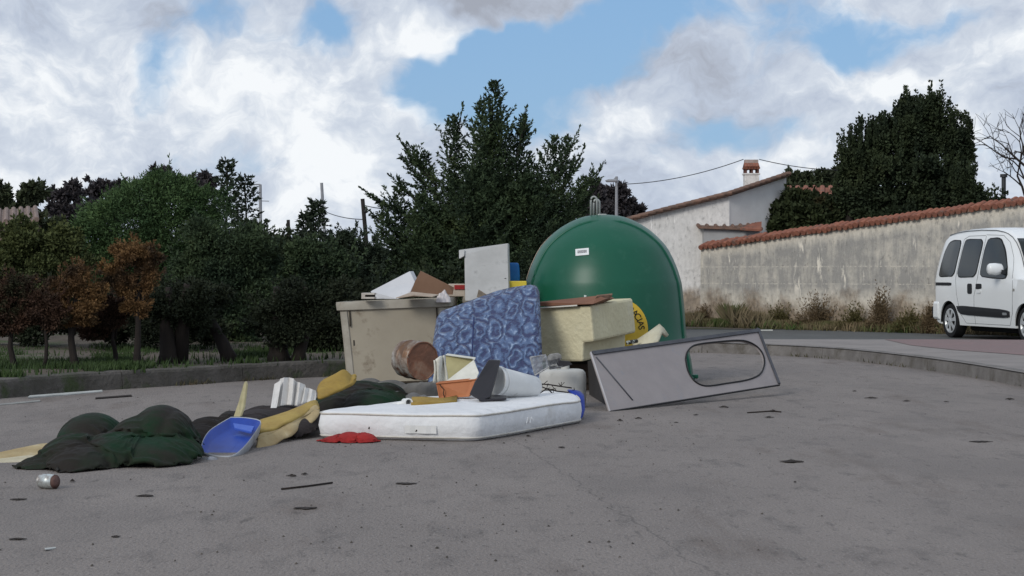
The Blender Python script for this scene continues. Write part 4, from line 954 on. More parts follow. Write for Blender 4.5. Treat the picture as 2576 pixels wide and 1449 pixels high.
def red_box():
    a = P(1128, 746, 18.3); b = P(1170, 714, 18.3); t = thing('cream_box', (a.x, 18.3, a.z), 'cream box with a red front panel behind the cardboard', 'box')
    MB().box((a.x, 18.3, a.z), (b.x, 18.5, b.z)).build('box_body', mat('cream_box', (.55, .48, .40), (.46, .40, .33), scale=9), t, bevel=.006)
    c = P(1143, 728, 18.29); d_ = P(1169, 717, 18.29); MB().box((c.x, 18.288, c.z), (d_.x, 18.31, d_.z)).build('red_panel', mat('red_panel', (.36, .025, .025), (.28, .02, .02), scale=8, rough=.5), t)
red_box()
def slab():
    t = thing('cabinet_slab', tuple(P(1225, 757, 18.2)), 'tall dirty white slab with hooked top left corner, upright behind the blue mattress', 'slab')
    m = mat('dirty_white', (.46, .46, .45), (.34, .34, .33), scale=3.5, rough=.75, c3=(.22, .22, .21), c3scale=7, c3t=(.58, .74), contrast=(.3, .7), bump=.1)
    MB().prism([P(*p) for p in ((1170, 757, 17.95), (1168, 643, 18.2), (1155, 652, 18.2), (1154, 629, 18.25), (1278, 612, 18.3), (1281, 722, 18.1), (1282, 757, 17.98))], (.012, .12, 0)).build('panel', m, t, bevel=.008)
    MB().prism([P(*p) for p in ((1155, 651, 18.19), (1155, 632, 18.24), (1169, 629, 18.24), (1168, 644, 18.19))], (0, -.03, 0)).build('hook', m, t, bevel=.004)
    MB().prism([P(*p) for p in ((1267, 701, 18.1), (1273, 699, 18.1), (1274, 705, 18.1), (1271, 711, 18.08))], (0, .02, 0)).build('hole', M_HOLE_DARK, t)
    for p in ((1170, 757), (1170, 0)): pass
slab()
tag(plate('cardboard_scrap', [(1199, 748, 17.5), (1204, 728, 17.55), (1224, 741, 17.6), (1222, 750, 17.55)], (0, .04, 0), mat('scrap_tan', (.33, .27, .2), (.18, .14, .1), scale=14)), 'small torn tan scrap at the foot of the white slab', 'cardboard')
def pbag(px0, px1, py0, py1, d, name, m, label, cat, pw=.45):
    a = P(px0, py1, d); b = P(px1, py0, d); w = b.x - a.x; h = b.z - a.z; rings = []
    for z, s in ((0, .86), (.05, .98), (.3, 1.03), (.6, 1.0), (.85, .93), (.96, .84), (1, .6)):
        rings.append([V3((a.x + w / 2 - .03 * w * z + x * s * w + .01 * fn(x * 3, z, 2), d + y * .8 * w * s, a.z + z * h)) for x, y in rrect(1, 1, .22, 4)])
    return tag(MB().loft(rings).build(name, m, smooth=True, autos=50), label, cat)
pbag(1277, 1308, 661, 712, 18.5, 'blue_container', mat('bright_blue', (.012, .145, .42), (.01, .11, .34), scale=6, rough=.5, bump=.3, bscale=9), 'bright blue plastic container peeping out beside the white slab', 'container')
a = P(1279, 745, 18.15); b = P(1325, 707, 18.15)
tag(MB().box((a.x, 18.15, a.z), (b.x, 18.45, b.z)).build('yellow_box', mat('yellow_plastic', (.60, .48, .05), (.5, .39, .04), scale=8, rough=.5), bevel=.008), 'yellow plastic box top between the blue container and the bottle bank', 'box')

# ------------------------------------------------------------------ blue mattress
def blue_mattress():
    m = bpy.data.materials.new('blue_damask'); m.use_nodes = True; nt = m.node_tree; N = nt.nodes; L = nt.links; b = N['Principled BSDF']; b.inputs['Roughness'].default_value = .55; b.inputs['Specular IOR Level'].default_value = .4; b.inputs['Sheen Weight'].default_value = .2
    tc = N.new('ShaderNodeTexCoord')
    wn = N.new('ShaderNodeTexNoise'); wn.inputs['Scale'].default_value = 7; wn.inputs['Detail'].default_value = 4; L.new(tc.outputs['Object'], wn.inputs['Vector'])
    w1 = N.new('ShaderNodeVectorMath'); w1.operation = 'MULTIPLY_ADD'; L.new(wn.outputs['Color'], w1.inputs[0]); w1.inputs[1].default_value = (.16, .16, .16); L.new(tc.outputs['Object'], w1.inputs[2])
    mp = N.new('ShaderNodeMapping'); mp.inputs['Scale'].default_value = (1, .0, .72); L.new(w1.outputs[0], mp.inputs[0])
    vo = N.new('ShaderNodeTexVoronoi'); vo.inputs['Scale'].default_value = 7.0; vo.inputs['Randomness'].default_value = .35; L.new(mp.outputs[0], vo.inputs['Vector'])
    sn = N.new('ShaderNodeMath'); sn.operation = 'MULTIPLY_ADD'; L.new(vo.outputs['Distance'], sn.inputs[0]); sn.inputs[1].default_value = 21; sn.inputs[2].default_value = .4
    s2 = N.new('ShaderNodeMath'); s2.operation = 'SINE'; L.new(sn.outputs[0], s2.inputs[0])
    nz = N.new('ShaderNodeTexNoise'); nz.inputs['Scale'].default_value = 26; nz.inputs['Detail'].default_value = 5; L.new(tc.outputs['Object'], nz.inputs['Vector'])
    ad = N.new('ShaderNodeMath'); ad.operation = 'MULTIPLY_ADD'; L.new(nz.outputs[0], ad.inputs[0]); ad.inputs[1].default_value = 3.4; L.new(s2.outputs[0], ad.inputs[2])
    mr = N.new('ShaderNodeMapRange'); mr.inputs['From Min'].default_value = .55; mr.inputs['From Max'].default_value = 3.3; L.new(ad.outputs[0], mr.inputs['Value'])
    cr = N.new('ShaderNodeValToRGB'); L.new(mr.outputs[0], cr.inputs[0]); e = cr.color_ramp.elements
    e[0].position = .12; e[0].color = (.022, .032, .10, 1); e[1].position = .97; e[1].color = (.26, .34, .48, 1); q = e.new(.30); q.color = (.052, .088, .185, 1); q = e.new(.74); q.color = (.082, .135, .26, 1)
    L.new(cr.outputs[0], b.inputs['Base Color'])
    bp = N.new('ShaderNodeBump'); bp.inputs['Strength'].default_value = .9; bp.inputs['Distance'].default_value = .02; L.new(mr.outputs[0], bp.inputs['Height']); L.new(bp.outputs[0], b.inputs['Normal'])
    topc = [(0, 1098, 800), (.07, 1110, 782), (.2, 1150, 768), (.35, 1188, 754), (.55, 1248, 732), (.72, 1290, 722), (.9, 1334, 716), (.97, 1350, 719), (1, 1357, 734)]
    nu, nv = 40, 36; front = []; back = []
    for j in range(nv + 1):
        v = j / nv; fr = []; bk = []
        for i in range(nu + 1):
            u = i / nu
            tx = interp([(a, bb) for a, bb, c in topc], u); ty = interp([(a, c) for a, bb, c in topc], u)
            dt = 17.25 - .35 * abs(u - .5); db_ = 16.25 + .15 * math.sin(u * 3)
            top = P(tx, ty, dt); bot = P(1072 + (1368 - 1072) * u, 690 + H * F / db_, db_)
            p = bot.lerp(top, v) + V3((0, -.10 * math.sin(v * math.pi) - .05 * math.sin(u * math.pi), 0))
            e_ = min(1, 5.5 * min(u, 1 - u, v, 1 - v) * 1.6 + .0)
            th = .075 * math.sqrt(max(0, 1 - (1 - min(1, min(u, 1 - u) / .055)) ** 2)) * math.sqrt(max(0, 1 - (1 - min(1, min(v, 1 - v) / .06)) ** 2))
            dent = .018 * fn(u * 5, v * 5, 1.7, 3)
            fr.append(p + V3((0, -th + dent, 0))); bk.append(p + V3((0, th, 0)))
        front.append(fr); back.append(bk)
    mb = MB(); mb.grid(front); mb.grid([r[::-1] for r in back]); n = nu + 1; off = n * (nv + 1)
    o = mb.build('blue_mattress', m, smooth=True); tag(o, 'blue damask patterned mattress leaning folded against the beige bins', 'mattress')
    bm = bmesh.new(); bm.from_mesh(o.data); bmesh.ops.remove_doubles(bm, verts=bm.verts, dist=.0008); bm.to_mesh(o.data); bm.free()
    s = MB().tube([front[j][15] + V3((0, -.001, 0)) for j in range(1, 30)], .006, 6).build('seam', mat('seam_blue', (.03, .04, .12)), o, smooth=True)
blue_mattress()

# ------------------------------------------------------------------ yellowed foam blocks
def foam():
    m = mat('cream_foam', (.64, .595, .41), (.57, .52, .35), scale=3, rough=.9, spec=.1, bump=.55, bscale=22, c3=(.62, .58, .44), c3scale=6)
    t = thing('foam_block', tuple(P(1440, 912, 16.6)), 'large pale yellow foam block with a step cut in its lower right', 'foam block')
    back = P(1592, 750, 17.75) - P(1485, 769, 16.85)
    a = MB().prism([P(*p) for p in ((1358, 910, 17.28), (1356, 866, 17.3), (1354, 773, 17.3), (1485, 769, 16.85), (1494, 860, 16.85), (1467, 863, 16.94), (1466, 910, 16.94))], back)
    a.build('block', m, t, bevel=.022)
    # hidden support under the blocks
    c0 = P(1372, 912, 17.25); c1 = P(1500, 912, 17.0)
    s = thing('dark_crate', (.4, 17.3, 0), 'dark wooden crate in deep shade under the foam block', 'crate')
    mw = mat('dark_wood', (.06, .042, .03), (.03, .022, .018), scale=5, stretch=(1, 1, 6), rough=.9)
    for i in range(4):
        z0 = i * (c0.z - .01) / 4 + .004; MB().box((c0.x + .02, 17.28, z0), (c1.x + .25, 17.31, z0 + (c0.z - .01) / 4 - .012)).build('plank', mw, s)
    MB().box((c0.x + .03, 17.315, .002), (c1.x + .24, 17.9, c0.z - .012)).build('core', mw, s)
    mb = mat('board_brown', (.22, .105, .062), (.15, .07, .045), scale=3, stretch=(.4, 1, 3), rough=.75); 
    tag(plate('wooden_board', [(1350, 771, 17.25), (1350, 760, 17.25), (1505, 743.5, 16.95), (1524, 752, 16.95), (1491, 765, 16.78)], (.10, .42, .0), mb, bevel=.003), 'reddish brown board lying on top of the foam block', 'board')
    tag(plate('wooden_scrap', [(1488, 766, 16.85), (1502, 745, 16.9), (1541, 741, 17.15), (1538, 748, 17.15), (1520, 757, 17.0)], (.0, .05, .01), mat('wood_scrap', (.26, .15, .09), (.13, .07, .045), scale=12)), 'splintered brown wood scrap at the right end of the long board', 'wood')
    tag(plate('white_strip', [(1356, 776, 17.22), (1356, 773, 17.22), (1452, 766.5, 16.9), (1452, 770, 16.9)], (.0, .06, .0), mat('white_strip', (.66, .64, .58), (.58, .55, .5), scale=10)), 'thin white strip under the reddish board', 'strip')
    p = P(1471, 748, 17.1); tag(MB().tube([p - V3((0, 0, .05)), p + V3((.005, 0, .02))], [.008, .012], 7).build('plastic_peg', mat('peg', (.55, .62, .58)), smooth=True), 'tiny pale plastic peg standing on the reddish board', 'peg')
    mt = mat('foam_scrap', (.60, .57, .44), (.50, .46, .33), scale=6, rough=.9, bump=.4)
    tag(strip('foam_scrap', [(1590, 864, 17.2), (1630, 838, 17.2), (1657, 816, 17.3), (1668, 826, 17.35), (1680, 843, 17.4)], [(1600, 880, 17.0), (1640, 874, 17.0), (1657, 858, 17.05), (1664, 838, 17.25), (1676, 848, 17.35)], mt, solid=.02, rows=3), 'bent pale foam scrap rising behind the grey panel like a small roof', 'foam scrap')
    tag(MB().tube([P(1578, 862, 16.95), P(1602, 858, 17.05)], .017, 10).build('small_tube', mat('tube_bw', (.35, .38, .35), (.02, .02, .02), scale=30, contrast=(.48, .52)), smooth=True, autos=40), 'small black and white tube on the ledge of the foam block', 'tube')
foam()

# ------------------------------------------------------------------ grey caravan panel with window opening
def hom(src, dst):
    A = []; B = []
    for (x, y), (u, v) in zip(src, dst):
        A += [[x, y, 1, 0, 0, 0, -u * x, -u * y], [0, 0, 0, x, y, 1, -v * x, -v * y]]; B += [u, v]
    h = np.linalg.solve(np.array(A, float), np.array(B, float)); return lambda x, y: ((h[0] * x + h[1] * y + h[2]) / (h[6] * x + h[7] * y + 1), (h[3] * x + h[4] * y + h[5]) / (h[6] * x + h[7] * y + 1))
def panel():
    cs = [(1535, 1034), (1962, 967), (1908, 828), (1487, 885)]
    BL = G(1535, 1034, .004); BR = P(1962, 967, BL.y + 1.9); TL = P(1487, 885, BL.y + .42); TR = P(1908, 828, BL.y + .42 + 1.9)
    f = hom(cs, [(0, 0), (1, 0), (1, 1), (0, 1)])
    def pt(u, v, off=0):
        p = (BL * (1 - u) + BR * u) * (1 - v) + (TL * (1 - u) + TR * u) * v; return p + nrm * off
    nrm = (BR - BL).cross(TL - BL).normalized()
    if nrm.y > 0: nrm = -nrm
    t = thing('caravan_panel', tuple(BL), 'grey caravan side panel with an oblong window hole, propped up on the right', 'panel')
    mg = mat('grey_panel', (.29, .262, .258), (.258, .233, .231), scale=5, rough=.6, spec=.3, bump=.1, bscale=60, c3=(.25, .24, .25), c3scale=9)
    md = mat('panel_trim', (.075, .078, .09), (.05, .052, .06), scale=7, rough=.6)
    # oblong opening: rounded ends, points read in panel coordinates
    hp = [(1718, 905), (1722, 888), (1735, 873), (1757, 866), (1800, 861), (1850, 857), (1878, 860), (1902, 872), (1917, 890), (1922, 912), (1915, 935), (1900, 948), (1870, 958), (1820, 966), (1780, 972), (1757, 970), (1738, 958), (1724, 935)]
    hp = [f(*p) for p in hp]; hs = smooth_line([V3((a, b)) for a, b in hp] + [V3(hp[0])], 4)[:-1]
    outer = [V3((u, 0)) for u in (0, .25, .5, .75)] + [V3((1, v)) for v in (0, .5)] + [V3((u, 1)) for u in (1, .75, .5, .25)] + [V3((0, v)) for v in (1, .5)]
    tri = tessellate_polygon([[p.to_3d() for p in outer], [p.to_3d() for p in hs]]); allp = outer + hs
    mb = MB(); n = len(allp)
    mb.add([pt(p.x, p.y, 0) for p in allp] + [pt(p.x, p.y, -.022) for p in allp], [tuple(x) for x in tri] + [tuple(i + n for i in x[::-1]) for x in tri])
    no = len(outer); nh = len(hs)
    for i in range(no): j = (i + 1) % no; mb.f.append((i, j, j + n, i + n))
    for i in range(nh): j = (i + 1) % nh; mb.f.append((no + i, no + j, no + j + n, no + i + n))
    mb.build('panel', mg, t)
    loop = [pt(p.x, p.y, .003) for p in hs]; MB().tube(loop + [loop[0]], .0075, 6).build('window_seal', mat('black_rubber', (.012, .012, .013), rough=.6), t, smooth=True)
    def bar(a, b, w, nm, off=.001, pr=.012, m=md):
        A, B = pt(*a), pt(*b); dv = (B - A).normalized(); s = dv.cross(nrm).normalized() * w
        MB().prism([A + nrm * off, B + nrm * off, B + s + nrm * off, A + s + nrm * off], nrm * pr).build(nm, m, t, bevel=.002)
    bar((0, 1), (1, 1), .035, 'edge_trim'); bar((1, 0), (1, 1), -.028, 'edge_trim')
    MB().tube([pt(0, -.0, -.008), pt(1, 0, -.008)], .009, 6).build('bottom_seal', mat('black_rubber', (.012, .012, .013)), t)
    MB().tube([pt(.0, .0, -.004), pt(0, 1, -.004)], .007, 6).build('left_edge', mat('light_edge', (.45, .44, .45)), t)
    g = [f(1499, 899), f(1588, 1008)]
    MB().tube([pt(*q, .001) for q in g], .0075, 8).build('groove', md, t, smooth=True)
    return pt
PT = panel()
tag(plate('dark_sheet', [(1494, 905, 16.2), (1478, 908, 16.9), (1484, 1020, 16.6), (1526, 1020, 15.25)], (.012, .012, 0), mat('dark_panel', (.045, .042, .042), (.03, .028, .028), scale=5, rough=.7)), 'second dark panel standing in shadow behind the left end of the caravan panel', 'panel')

# ------------------------------------------------------------------ white mattress and the things on it
def white_mattress():
    m = mat('mattress_white', (.75, .755, .76), (.66, .665, .67), scale=2.5, rough=.85, spec=.15, bump=.8, bscale=11, c3=(.52, .50, .46), c3scale=2.2, c3t=(.6, .75))
    ZT = .175
    pts = [gxy(800, 1104), gxy(930, 1106), gxy(1060, 1109), gxy(1197, 1111), gxy(1290, 1096), gxy(1459, 1064), (.46, 14.2), (.25, 14.35), (-.5, 13.9), gxy(965, 1013, ZT), gxy(838, 1027, ZT)]
    pl = resample([V3(p) for p in pts], .05); n = len(pl); c = sum((p for p in pl), V3((0, 0))) / n
    # round the corners
    for _ in range(2): pl = [(pl[i - 1] + pl[i] * 2 + pl[(i + 1) % n]) / 4 for i in range(n)]
    nr = []
    for i in range(n):
        t_ = (pl[(i + 1) % n] - pl[i - 1]).normalized(); q = V3((t_.y, -t_.x)); nr.append(q if q.dot(pl[i] - c) > 0 else -q)
    prof_ = [(.0, -.05), (.002, -.015), (.012, .0), (.03, .010), (.085, .02), (.14, .012), (.163, .0), (.172, -.02), (.176, -.05)]
    rings = []
    for z, o in prof_:
        rings.append([(p.x + q.x * (o + .007 * fn(p.x * 2, p.y + z * 8, 3)), p.y + q.y * (o + .007 * fn(p.x, z * 9, 4)), z + (.010 * fn(p.x, p.y, 2.2) + .012 * fn(p.x, p.y * .7, 5) * 0) * (z > .1) * 1.0) for p, q in zip(pl, nr)])
    t = thing('white_mattress', (c.x, c.y, 0), 'thick white mattress lying flat on the asphalt in front of the rubbish', 'mattress')
    mb = MB().loft(rings, cap=False)
    mb.f.append(tuple(range(n))[::-1])
    # quilted top: fan of shrinking rings
    b0 = len(mb.v) - n; prev = b0
    for s in (.88, .65, .4, .15):
        st = len(mb.v)
        for k, p in enumerate(pl):
            q = c + (p - c) * s; mb.v.append(V3((q.x, q.y, .178 + .012 * fn(q.x, q.y, 3.3) + .004 * math.sin(q.x * 22) * math.sin(q.y * 14))))
        mb.f += [(prev + k, prev + (k + 1) % n, st + (k + 1) % n, st + k) for k in range(n)]; prev = st
    mb.f.append(tuple(prev + k for k in range(n)))
    mb.build('body', m, t, smooth=True, autos=60)
    mp_ = mat('piping_cream', (.62, .60, .55), (.48, .45, .4), scale=14, rough=.8)
    for z, o, nm in ((.022, .008, 'piping'), (.160, .006, 'piping')):
        pp = [(p.x + q.x * (o + .007 * fn(p.x * 2, p.y + z * 8, 3)), p.y + q.y * (o + .007 * fn(p.x, z * 9, 4)), z + .010 * fn(p.x, p.y, 2.2) * (z > .1)) for p, q in zip(pl, nr)]
        MB().tube(pp + [pp[0]], .0065, 6, caps=False).build(nm, mp_, t, smooth=True)
    # stitched vent flap and maker's embroidery on the two visible sides
    def side(px, z, off):
        best = min(range(n), key=lambda i: abs(pl[i].x / pl[i].y * F + CX - px) + (1000 if nr[i].y > 0 else 0)); p = pl[best]; q = nr[best]
        x = (px - CX) / F * p.y; return V3((x + q.x * off, p.y + q.y * off, z))
    rows = [[side(1022 + 78 * i / 6, .048 + .05 * j / 2, .026) for i in range(7)] for j in range(3)]
    MB().grid(rows).build('care_flap', mat('flap_white', (.70, .70, .69), (.62, .62, .6), scale=9), t, solid=.003)
    ms = mat('stitch', (.86, .86, .85), (.75, .75, .75), scale=30)
    for k, (dx, dz, ex, ez) in enumerate(((0, .0, 3, .035), (5, .035, 7, .005), (9, .0, 12, .035), (13, .035, 16, .01))):
        MB().tube([side(1316 + dx, .07 + dz, .024), side(1316 + ex, .07 + ez, .024)], .0035, 5).build('embroidery', ms, t)
    mk_ = mat('stain_dark', (.05, .045, .04))
    for px, z in ((930, .07), (1048, .055)):
        MB().tube([side(px, z, .021), side(px + 2, z + .014, .021)], .005, 5).build('stain', mk_, t)
white_mattress()
M_PLW = mat('white_plastic', (.74, .745, .73), (.66, .665, .65), scale=6, rough=.45, c3=(.38, .37, .34), c3scale=9, c3t=(.58, .72))
def bucket():
    a = P(1240, 958, 13.35); b = P(1342, 974, 13.75); a.z -= .0
    t = thing('white_bucket', tuple(b), 'white plastic bucket lying on its side on the white mattress', 'bucket')
    ax = (b - a).normalized(); u = ax.cross(V3((0, 0, 1))).normalized(); w = u.cross(ax).normalized()
    def ring(s, r): c = a.lerp(b, s); return [c + (u * math.cos(k) + w * math.sin(k)) * r for k in [2 * math.pi * q / 36 for q in range(36)]]
    MB().loft([ring(.0, .100), ring(.0, .108), ring(.5, .094), ring(.985, .080), ring(1, .074), ring(.985, .0745), ring(.97, .05)] + []).build('shell', M_PLW, t, smooth=True, autos=40)
    MB().loft([ring(.0, .112), ring(.045, .112), ring(.045, .104), ring(.0, .104)], cap=True).build('rim', M_PLW, t, smooth=True, autos=40)
    MB().loft([ring(.10, .1085), ring(.12, .1085)], cap=False).build('rib', M_PLW, t, solid=.003)
bucket()
mbk = mat('black_plastic', (.018, .016, .020), (.012, .011, .014), scale=7, rough=.42, spec=.5)
def black_guard():
    t = thing('black_guard', tuple(P(1215, 1008, 13.1)), 'glossy black angular plastic guard leaning on the white bucket', 'plastic part')
    MB().prism([P(*p) for p in ((1228, 905, 13.25), (1257, 906, 13.27), (1244, 957, 13.15), (1232, 1000, 13.05), (1207, 1008, 13.02), (1180, 992, 13.06), (1194, 961, 13.14))], (.01, .05, 0)).build('plate', mbk, t, bevel=.008)
    MB().prism([P(*p) for p in ((1205, 1010, 13.0), (1274, 1006, 13.1), (1274, 999, 13.25), (1232, 996, 13.2))], (0, 0, .012)).build('foot', mbk, t, bevel=.003)
black_guard()
def planter():
    t = thing('orange_planter', tuple(P(1150, 1002, 13.35)), 'terracotta orange plastic planter box with a cracked end', 'planter')
    m = mat('terracotta_plastic', (.50, .195, .085), (.42, .155, .07), scale=5, rough=.6)
    fl = [P(1104, 1002, 13.3), P(1180, 998, 13.3), P(1197, 953, 13.4), P(1097, 963, 13.3)]
    bk = [p + V3((.015, .16, .0)) for p in fl]
    mb = MB()
    mb.prism([fl[0], fl[1], fl[2], fl[3]], (0, .008, 0)); mb.build('front', m, t, bevel=.002)
    MB().prism([bk[0], bk[1], bk[2], bk[3]], (0, .008, 0)).build('back', m, t, bevel=.002)
    MB().prism([fl[0], fl[3], bk[3], bk[0]], (.008, 0, 0)).build('end', m, t, bevel=.002); MB().prism([fl[1], fl[2], bk[2], bk[1]], (-.008, 0, 0)).build('end', m, t, bevel=.002)
    MB().prism([fl[0], fl[1], bk[1], bk[0]], (0, 0, .006)).build('bottom', m, t)
    MB().tube([fl[3] + V3((0, -.003, -.006)), fl[2] + V3((0, -.003, -.006))], .006, 6).build('lip', m, t)
    MB().tube([P(1106, 966, 13.29), P(1110, 973, 13.29), P(1117, 980, 13.29), P(1115, 990, 13.29), P(1119, 1001, 13.29)], .0035, 5).build('crack', M_HOLE_DARK, t)
planter()
def foam_tray():
    t = thing('polystyrene_box', tuple(P(1150, 957, 13.8)), 'cracked cream polystyrene box standing open behind the orange planter', 'box')
    m = mat('polystyrene', (.66, .65, .58), (.56, .55, .48), scale=8, rough=.8, bump=.4, bscale=30); my = mat('foam_inside', (.42, .38, .20), (.33, .30, .16), scale=7, rough=.9)
    MB().prism([P(*p) for p in ((1123, 958, 13.6), (1192, 905, 13.75), (1205, 938, 13.6), (1198, 955, 13.5))], (.0, .02, .0)).build('front', m, t, bevel=.004)
    MB().prism([P(*p) for p in ((1120, 893, 14.1), (1194, 902, 14.1), (1180, 940, 14.05), (1125, 956, 14.0))], (0, .02, 0)).build('back', my, t, bevel=.004)
    MB().prism([P(*p) for p in ((1119, 893, 14.08), (1125, 889, 14.15), (1197, 899, 14.12), (1194, 905, 13.78), (1188, 902, 14.05))], (0, .015, -.006)).build('rim', m, t, bevel=.003)
    rows = []
    for j in range(9):
        v = j / 8; row = []
        for i in range(11):
            u = i / 10; bx_ = 1090 + 34 * u; tx = 1092 + 28 * u; ty = 906 - 14 * u + 3 * math.sin(u * 9); 
            row.append(P(bx_ * (1 - v) + tx * v + 3 * math.sin(u * 8 + v * 3), 962 * (1 - v) + ty * v, 13.75 + .10 * u + .035 * math.sin(u * 11)))
        rows.append(row)
    MB().grid(rows).build('torn_side', m, t, solid=.012, smooth=True)
foam_tray()
def drum():
    a = P(1012, 903, 14.35); b = P(1063, 908, 13.95); t = thing('rusty_drum', tuple(b), 'rusty dented tin drum lying on the rubbish with its brown bottom towards us', 'drum')
    ax = (b - a).normalized(); a = b - ax * .26; ax = V3((.62, -.77, -.05)).normalized(); a = b - ax * .20; u = ax.cross(V3((0, 0, 1))).normalized(); w = u.cross(ax).normalized(); R = .136
    m = mat('rusty_tin', (.46, .44, .40), (.15, .085, .05), scale=4, rough=.5, metal=.35, contrast=(.42, .60), c3=(.10, .045, .025), c3scale=7, c3t=(.5, .62), bump=.3, bscale=12)
    mr_ = mat('rust', (.23, .10, .06), (.12, .065, .045), scale=5, rough=.85, c3=(.30, .22, .16), c3scale=6, c3t=(.52, .7), bump=.5, bscale=25)
    def ring(s, r): c = a.lerp(b, s); return [c + (u * math.cos(k) + w * math.sin(k)) * (r + .006 * fn(math.cos(k) * 2 + s * 2, math.sin(k) * 2, 1.2)) for k in [2 * math.pi * q / 40 for q in range(40)]]
    MB().loft([ring(0, R - .01), ring(.0, R), ring(.28, R), ring(.31, R + .005), ring(.34, R), ring(.64, R), ring(.67, R + .005), ring(.70, R), ring(.98, R)], cap=False).build('shell', m, t, smooth=True, autos=50, solid=.004)
    MB().loft([ring(.955, .01), ring(.96, R * .5), ring(.955, R - .012), ring(.99, R - .006)], cap=True).build('bottom', mr_, t, smooth=True, autos=50)
    p = ring(1.0, R); MB().tube(p + [p[0]], .006, 6, caps=False).build('rim', mr_, t, smooth=True)
drum()
# crumpled cloth and rubbish heap the drum rests on
M_GREYC = mat('grey_cloth', (.20, .20, .205), (.11, .108, .105), scale=6, rough=.9, bump=.5, bscale=14, c3=(.32, .33, .37), c3scale=5, c3t=(.55, .66))
M_DARKC = mat('dark_cloth', (.062, .055, .048), (.035, .032, .028), scale=5, rough=.95, bump=.5, bscale=18)
drape('rubbish_sack', [(930, 945, 15.3, 52, .22, .45), (985, 950, 15.0, 60, .25, .4), (1085, 955, 14.5, 120, .28, .35), (1165, 955, 14.4, 80, .25, .35), (1010, 965, 14.5, 80, .25, .4)], mat('sack_grey', (.15, .14, .125), (.08, .075, .068), scale=4, rough=.85, bump=.4, bscale=12), 'dark grey lumpy sack beneath the rusty drum and polystyrene box', 'sack', nx=80, ny=50, seed=9, slack=1.25, hs=.9)
drape('grey_rag', [(1000, 974, 13.85, 26, .12, .5), (1040, 978, 13.8, 34, .13, .45), (1066, 984, 13.8, 24, .1, .5)], M_GREYC, 'grey crumpled rag with a bluish stripe beneath the rusty drum', 'rag', nx=50, ny=36, seed=8, slack=1.35, hs=.85, amp=.02)
M_MUST = mat('mustard_foam', (.36, .245, .055), (.27, .175, .04), scale=5, rough=.85, bump=.5, bscale=20, c3=(.20, .13, .04), c3scale=9, c3t=(.58, .7))
M_CREAMF = mat('buff_foam', (.45, .36, .20), (.35, .26, .13), scale=6, rough=.9, bump=.45, bscale=22, c3=(.55, .48, .34), c3scale=5)
z_ = .18
tag(strip('foam_strip', [(1036, 1004, 13.35), (1070, 1003, 13.35), (1110, 1005, 13.3), (1150, 1001, 13.3)], [(1034, 1021, 12.75), (1070, 1020, 12.8), (1112, 1019, 12.85), (1150, 1012, 12.95)], M_MUST, solid=.03, wob=.03), 'flat mustard foam strip on the white mattress below the planter', 'foam scrap')
def pipe():
    t = thing('white_pipe', tuple(P(1025, 1018, 12.85)), 'white plastic drain pipe elbow lying on the edge of the white mattress', 'pipe')
    MB().tube([P(975, 1019, 12.95), P(1000, 1017, 12.9), P(1022, 1013, 12.85)], [.012, .014, .02], 10).build('tube', M_PLW, t, smooth=True)
    c = P(1025, 1012, 12.84); ax = V3((.35, -.93, .0)).normalized(); u = ax.cross(V3((0, 0, 1))).normalized(); w = V3((0, 0, 1))
    rg = lambda o, r: [c + ax * o + (u * math.cos(k) + w * math.sin(k)) * r for k in [2 * math.pi * q / 20 for q in range(20)]]
    MB().loft([rg(-.07, .022), rg(0, .024), rg(.0, .029), rg(.03, .029), rg(.03, .021), rg(-.05, .019)]).build('socket', M_PLW, t, smooth=True, autos=40)
pipe()
# jerrycan, racks, twigs and blue bag at the right end
def jerrycan():
    c = P(1415, 1000, 15.1); w = 118 / F * 15.1; d = 15.1; zt = P(1415, 930, 15.0).z; t = thing('white_jerrycan', (c.x, d, 0), 'big rounded white plastic canister behind the right end of the white mattress', 'canister')
    m = mat('canister_white', (.50, .50, .475), (.43, .425, .40), scale=3, rough=.5, c3=(.3, .29, .26), c3scale=7, c3t=(.6, .75))
    rings = []
    for z, s in ((0, .92), (.02, .98), (.08, 1), (zt * .8, 1), (zt * .92, .965), (zt * .98, .88), (zt, .74)):
        rings.append([V3((c.x + x * s, d + y * s, z)) for x, y in rrect(w, .26, .09, 6)])
    MB().loft(rings).build('body', m, t, smooth=True, autos=60)
    MB().tube([(c.x + .02, d, zt - .005), (c.x + .02, d, zt + .03)], .035, 16).build('cap', m, t, smooth=True, autos=40)
    MB().tube([(c.x - .12, d, zt - .01), (c.x - .1, d, zt + .03), (c.x - .05, d, zt + .035), (c.x - .03, d, zt)], .012, 8).build('handle', m, t, smooth=True)
jerrycan()
def rack(nm, cs, n, label, m):
    t = thing(nm, tuple(P(*cs[0])), label, 'rack'); A, B, C, D = [P(*c) for c in cs]          # A-B bottom, D-C top
    for a, b in ((A, B), (B, C), (C, D), (D, A)): MB().tube([a, b], .006, 6).build('frame', m, t)
    for i in range(1, n):
        k = i / n; MB().tube([A.lerp(B, k), D.lerp(C, k)], .0035, 5).build('wire', m, t)
mgal = mat('rack_grey', (.38, .39, .40), (.16, .16, .17), scale=20, rough=.5, metal=.4)
rack('metal_rack', [(1346, 944, 14.1), (1378, 925, 14.1), (1372, 893, 14.25), (1334, 899, 14.25)], 12, 'grey wire rack leaning at the lower right corner of the blue mattress', mgal)
rack('metal_rack', [(1384, 928, 14.6), (1415, 922, 14.6), (1402, 892, 14.75), (1376, 898, 14.75)], 9, 'small dark grille sheet in front of the foam block, above the canister', mat('rack_dark', (.12, .125, .13), (.06, .06, .065), scale=20, rough=.5, metal=.3))
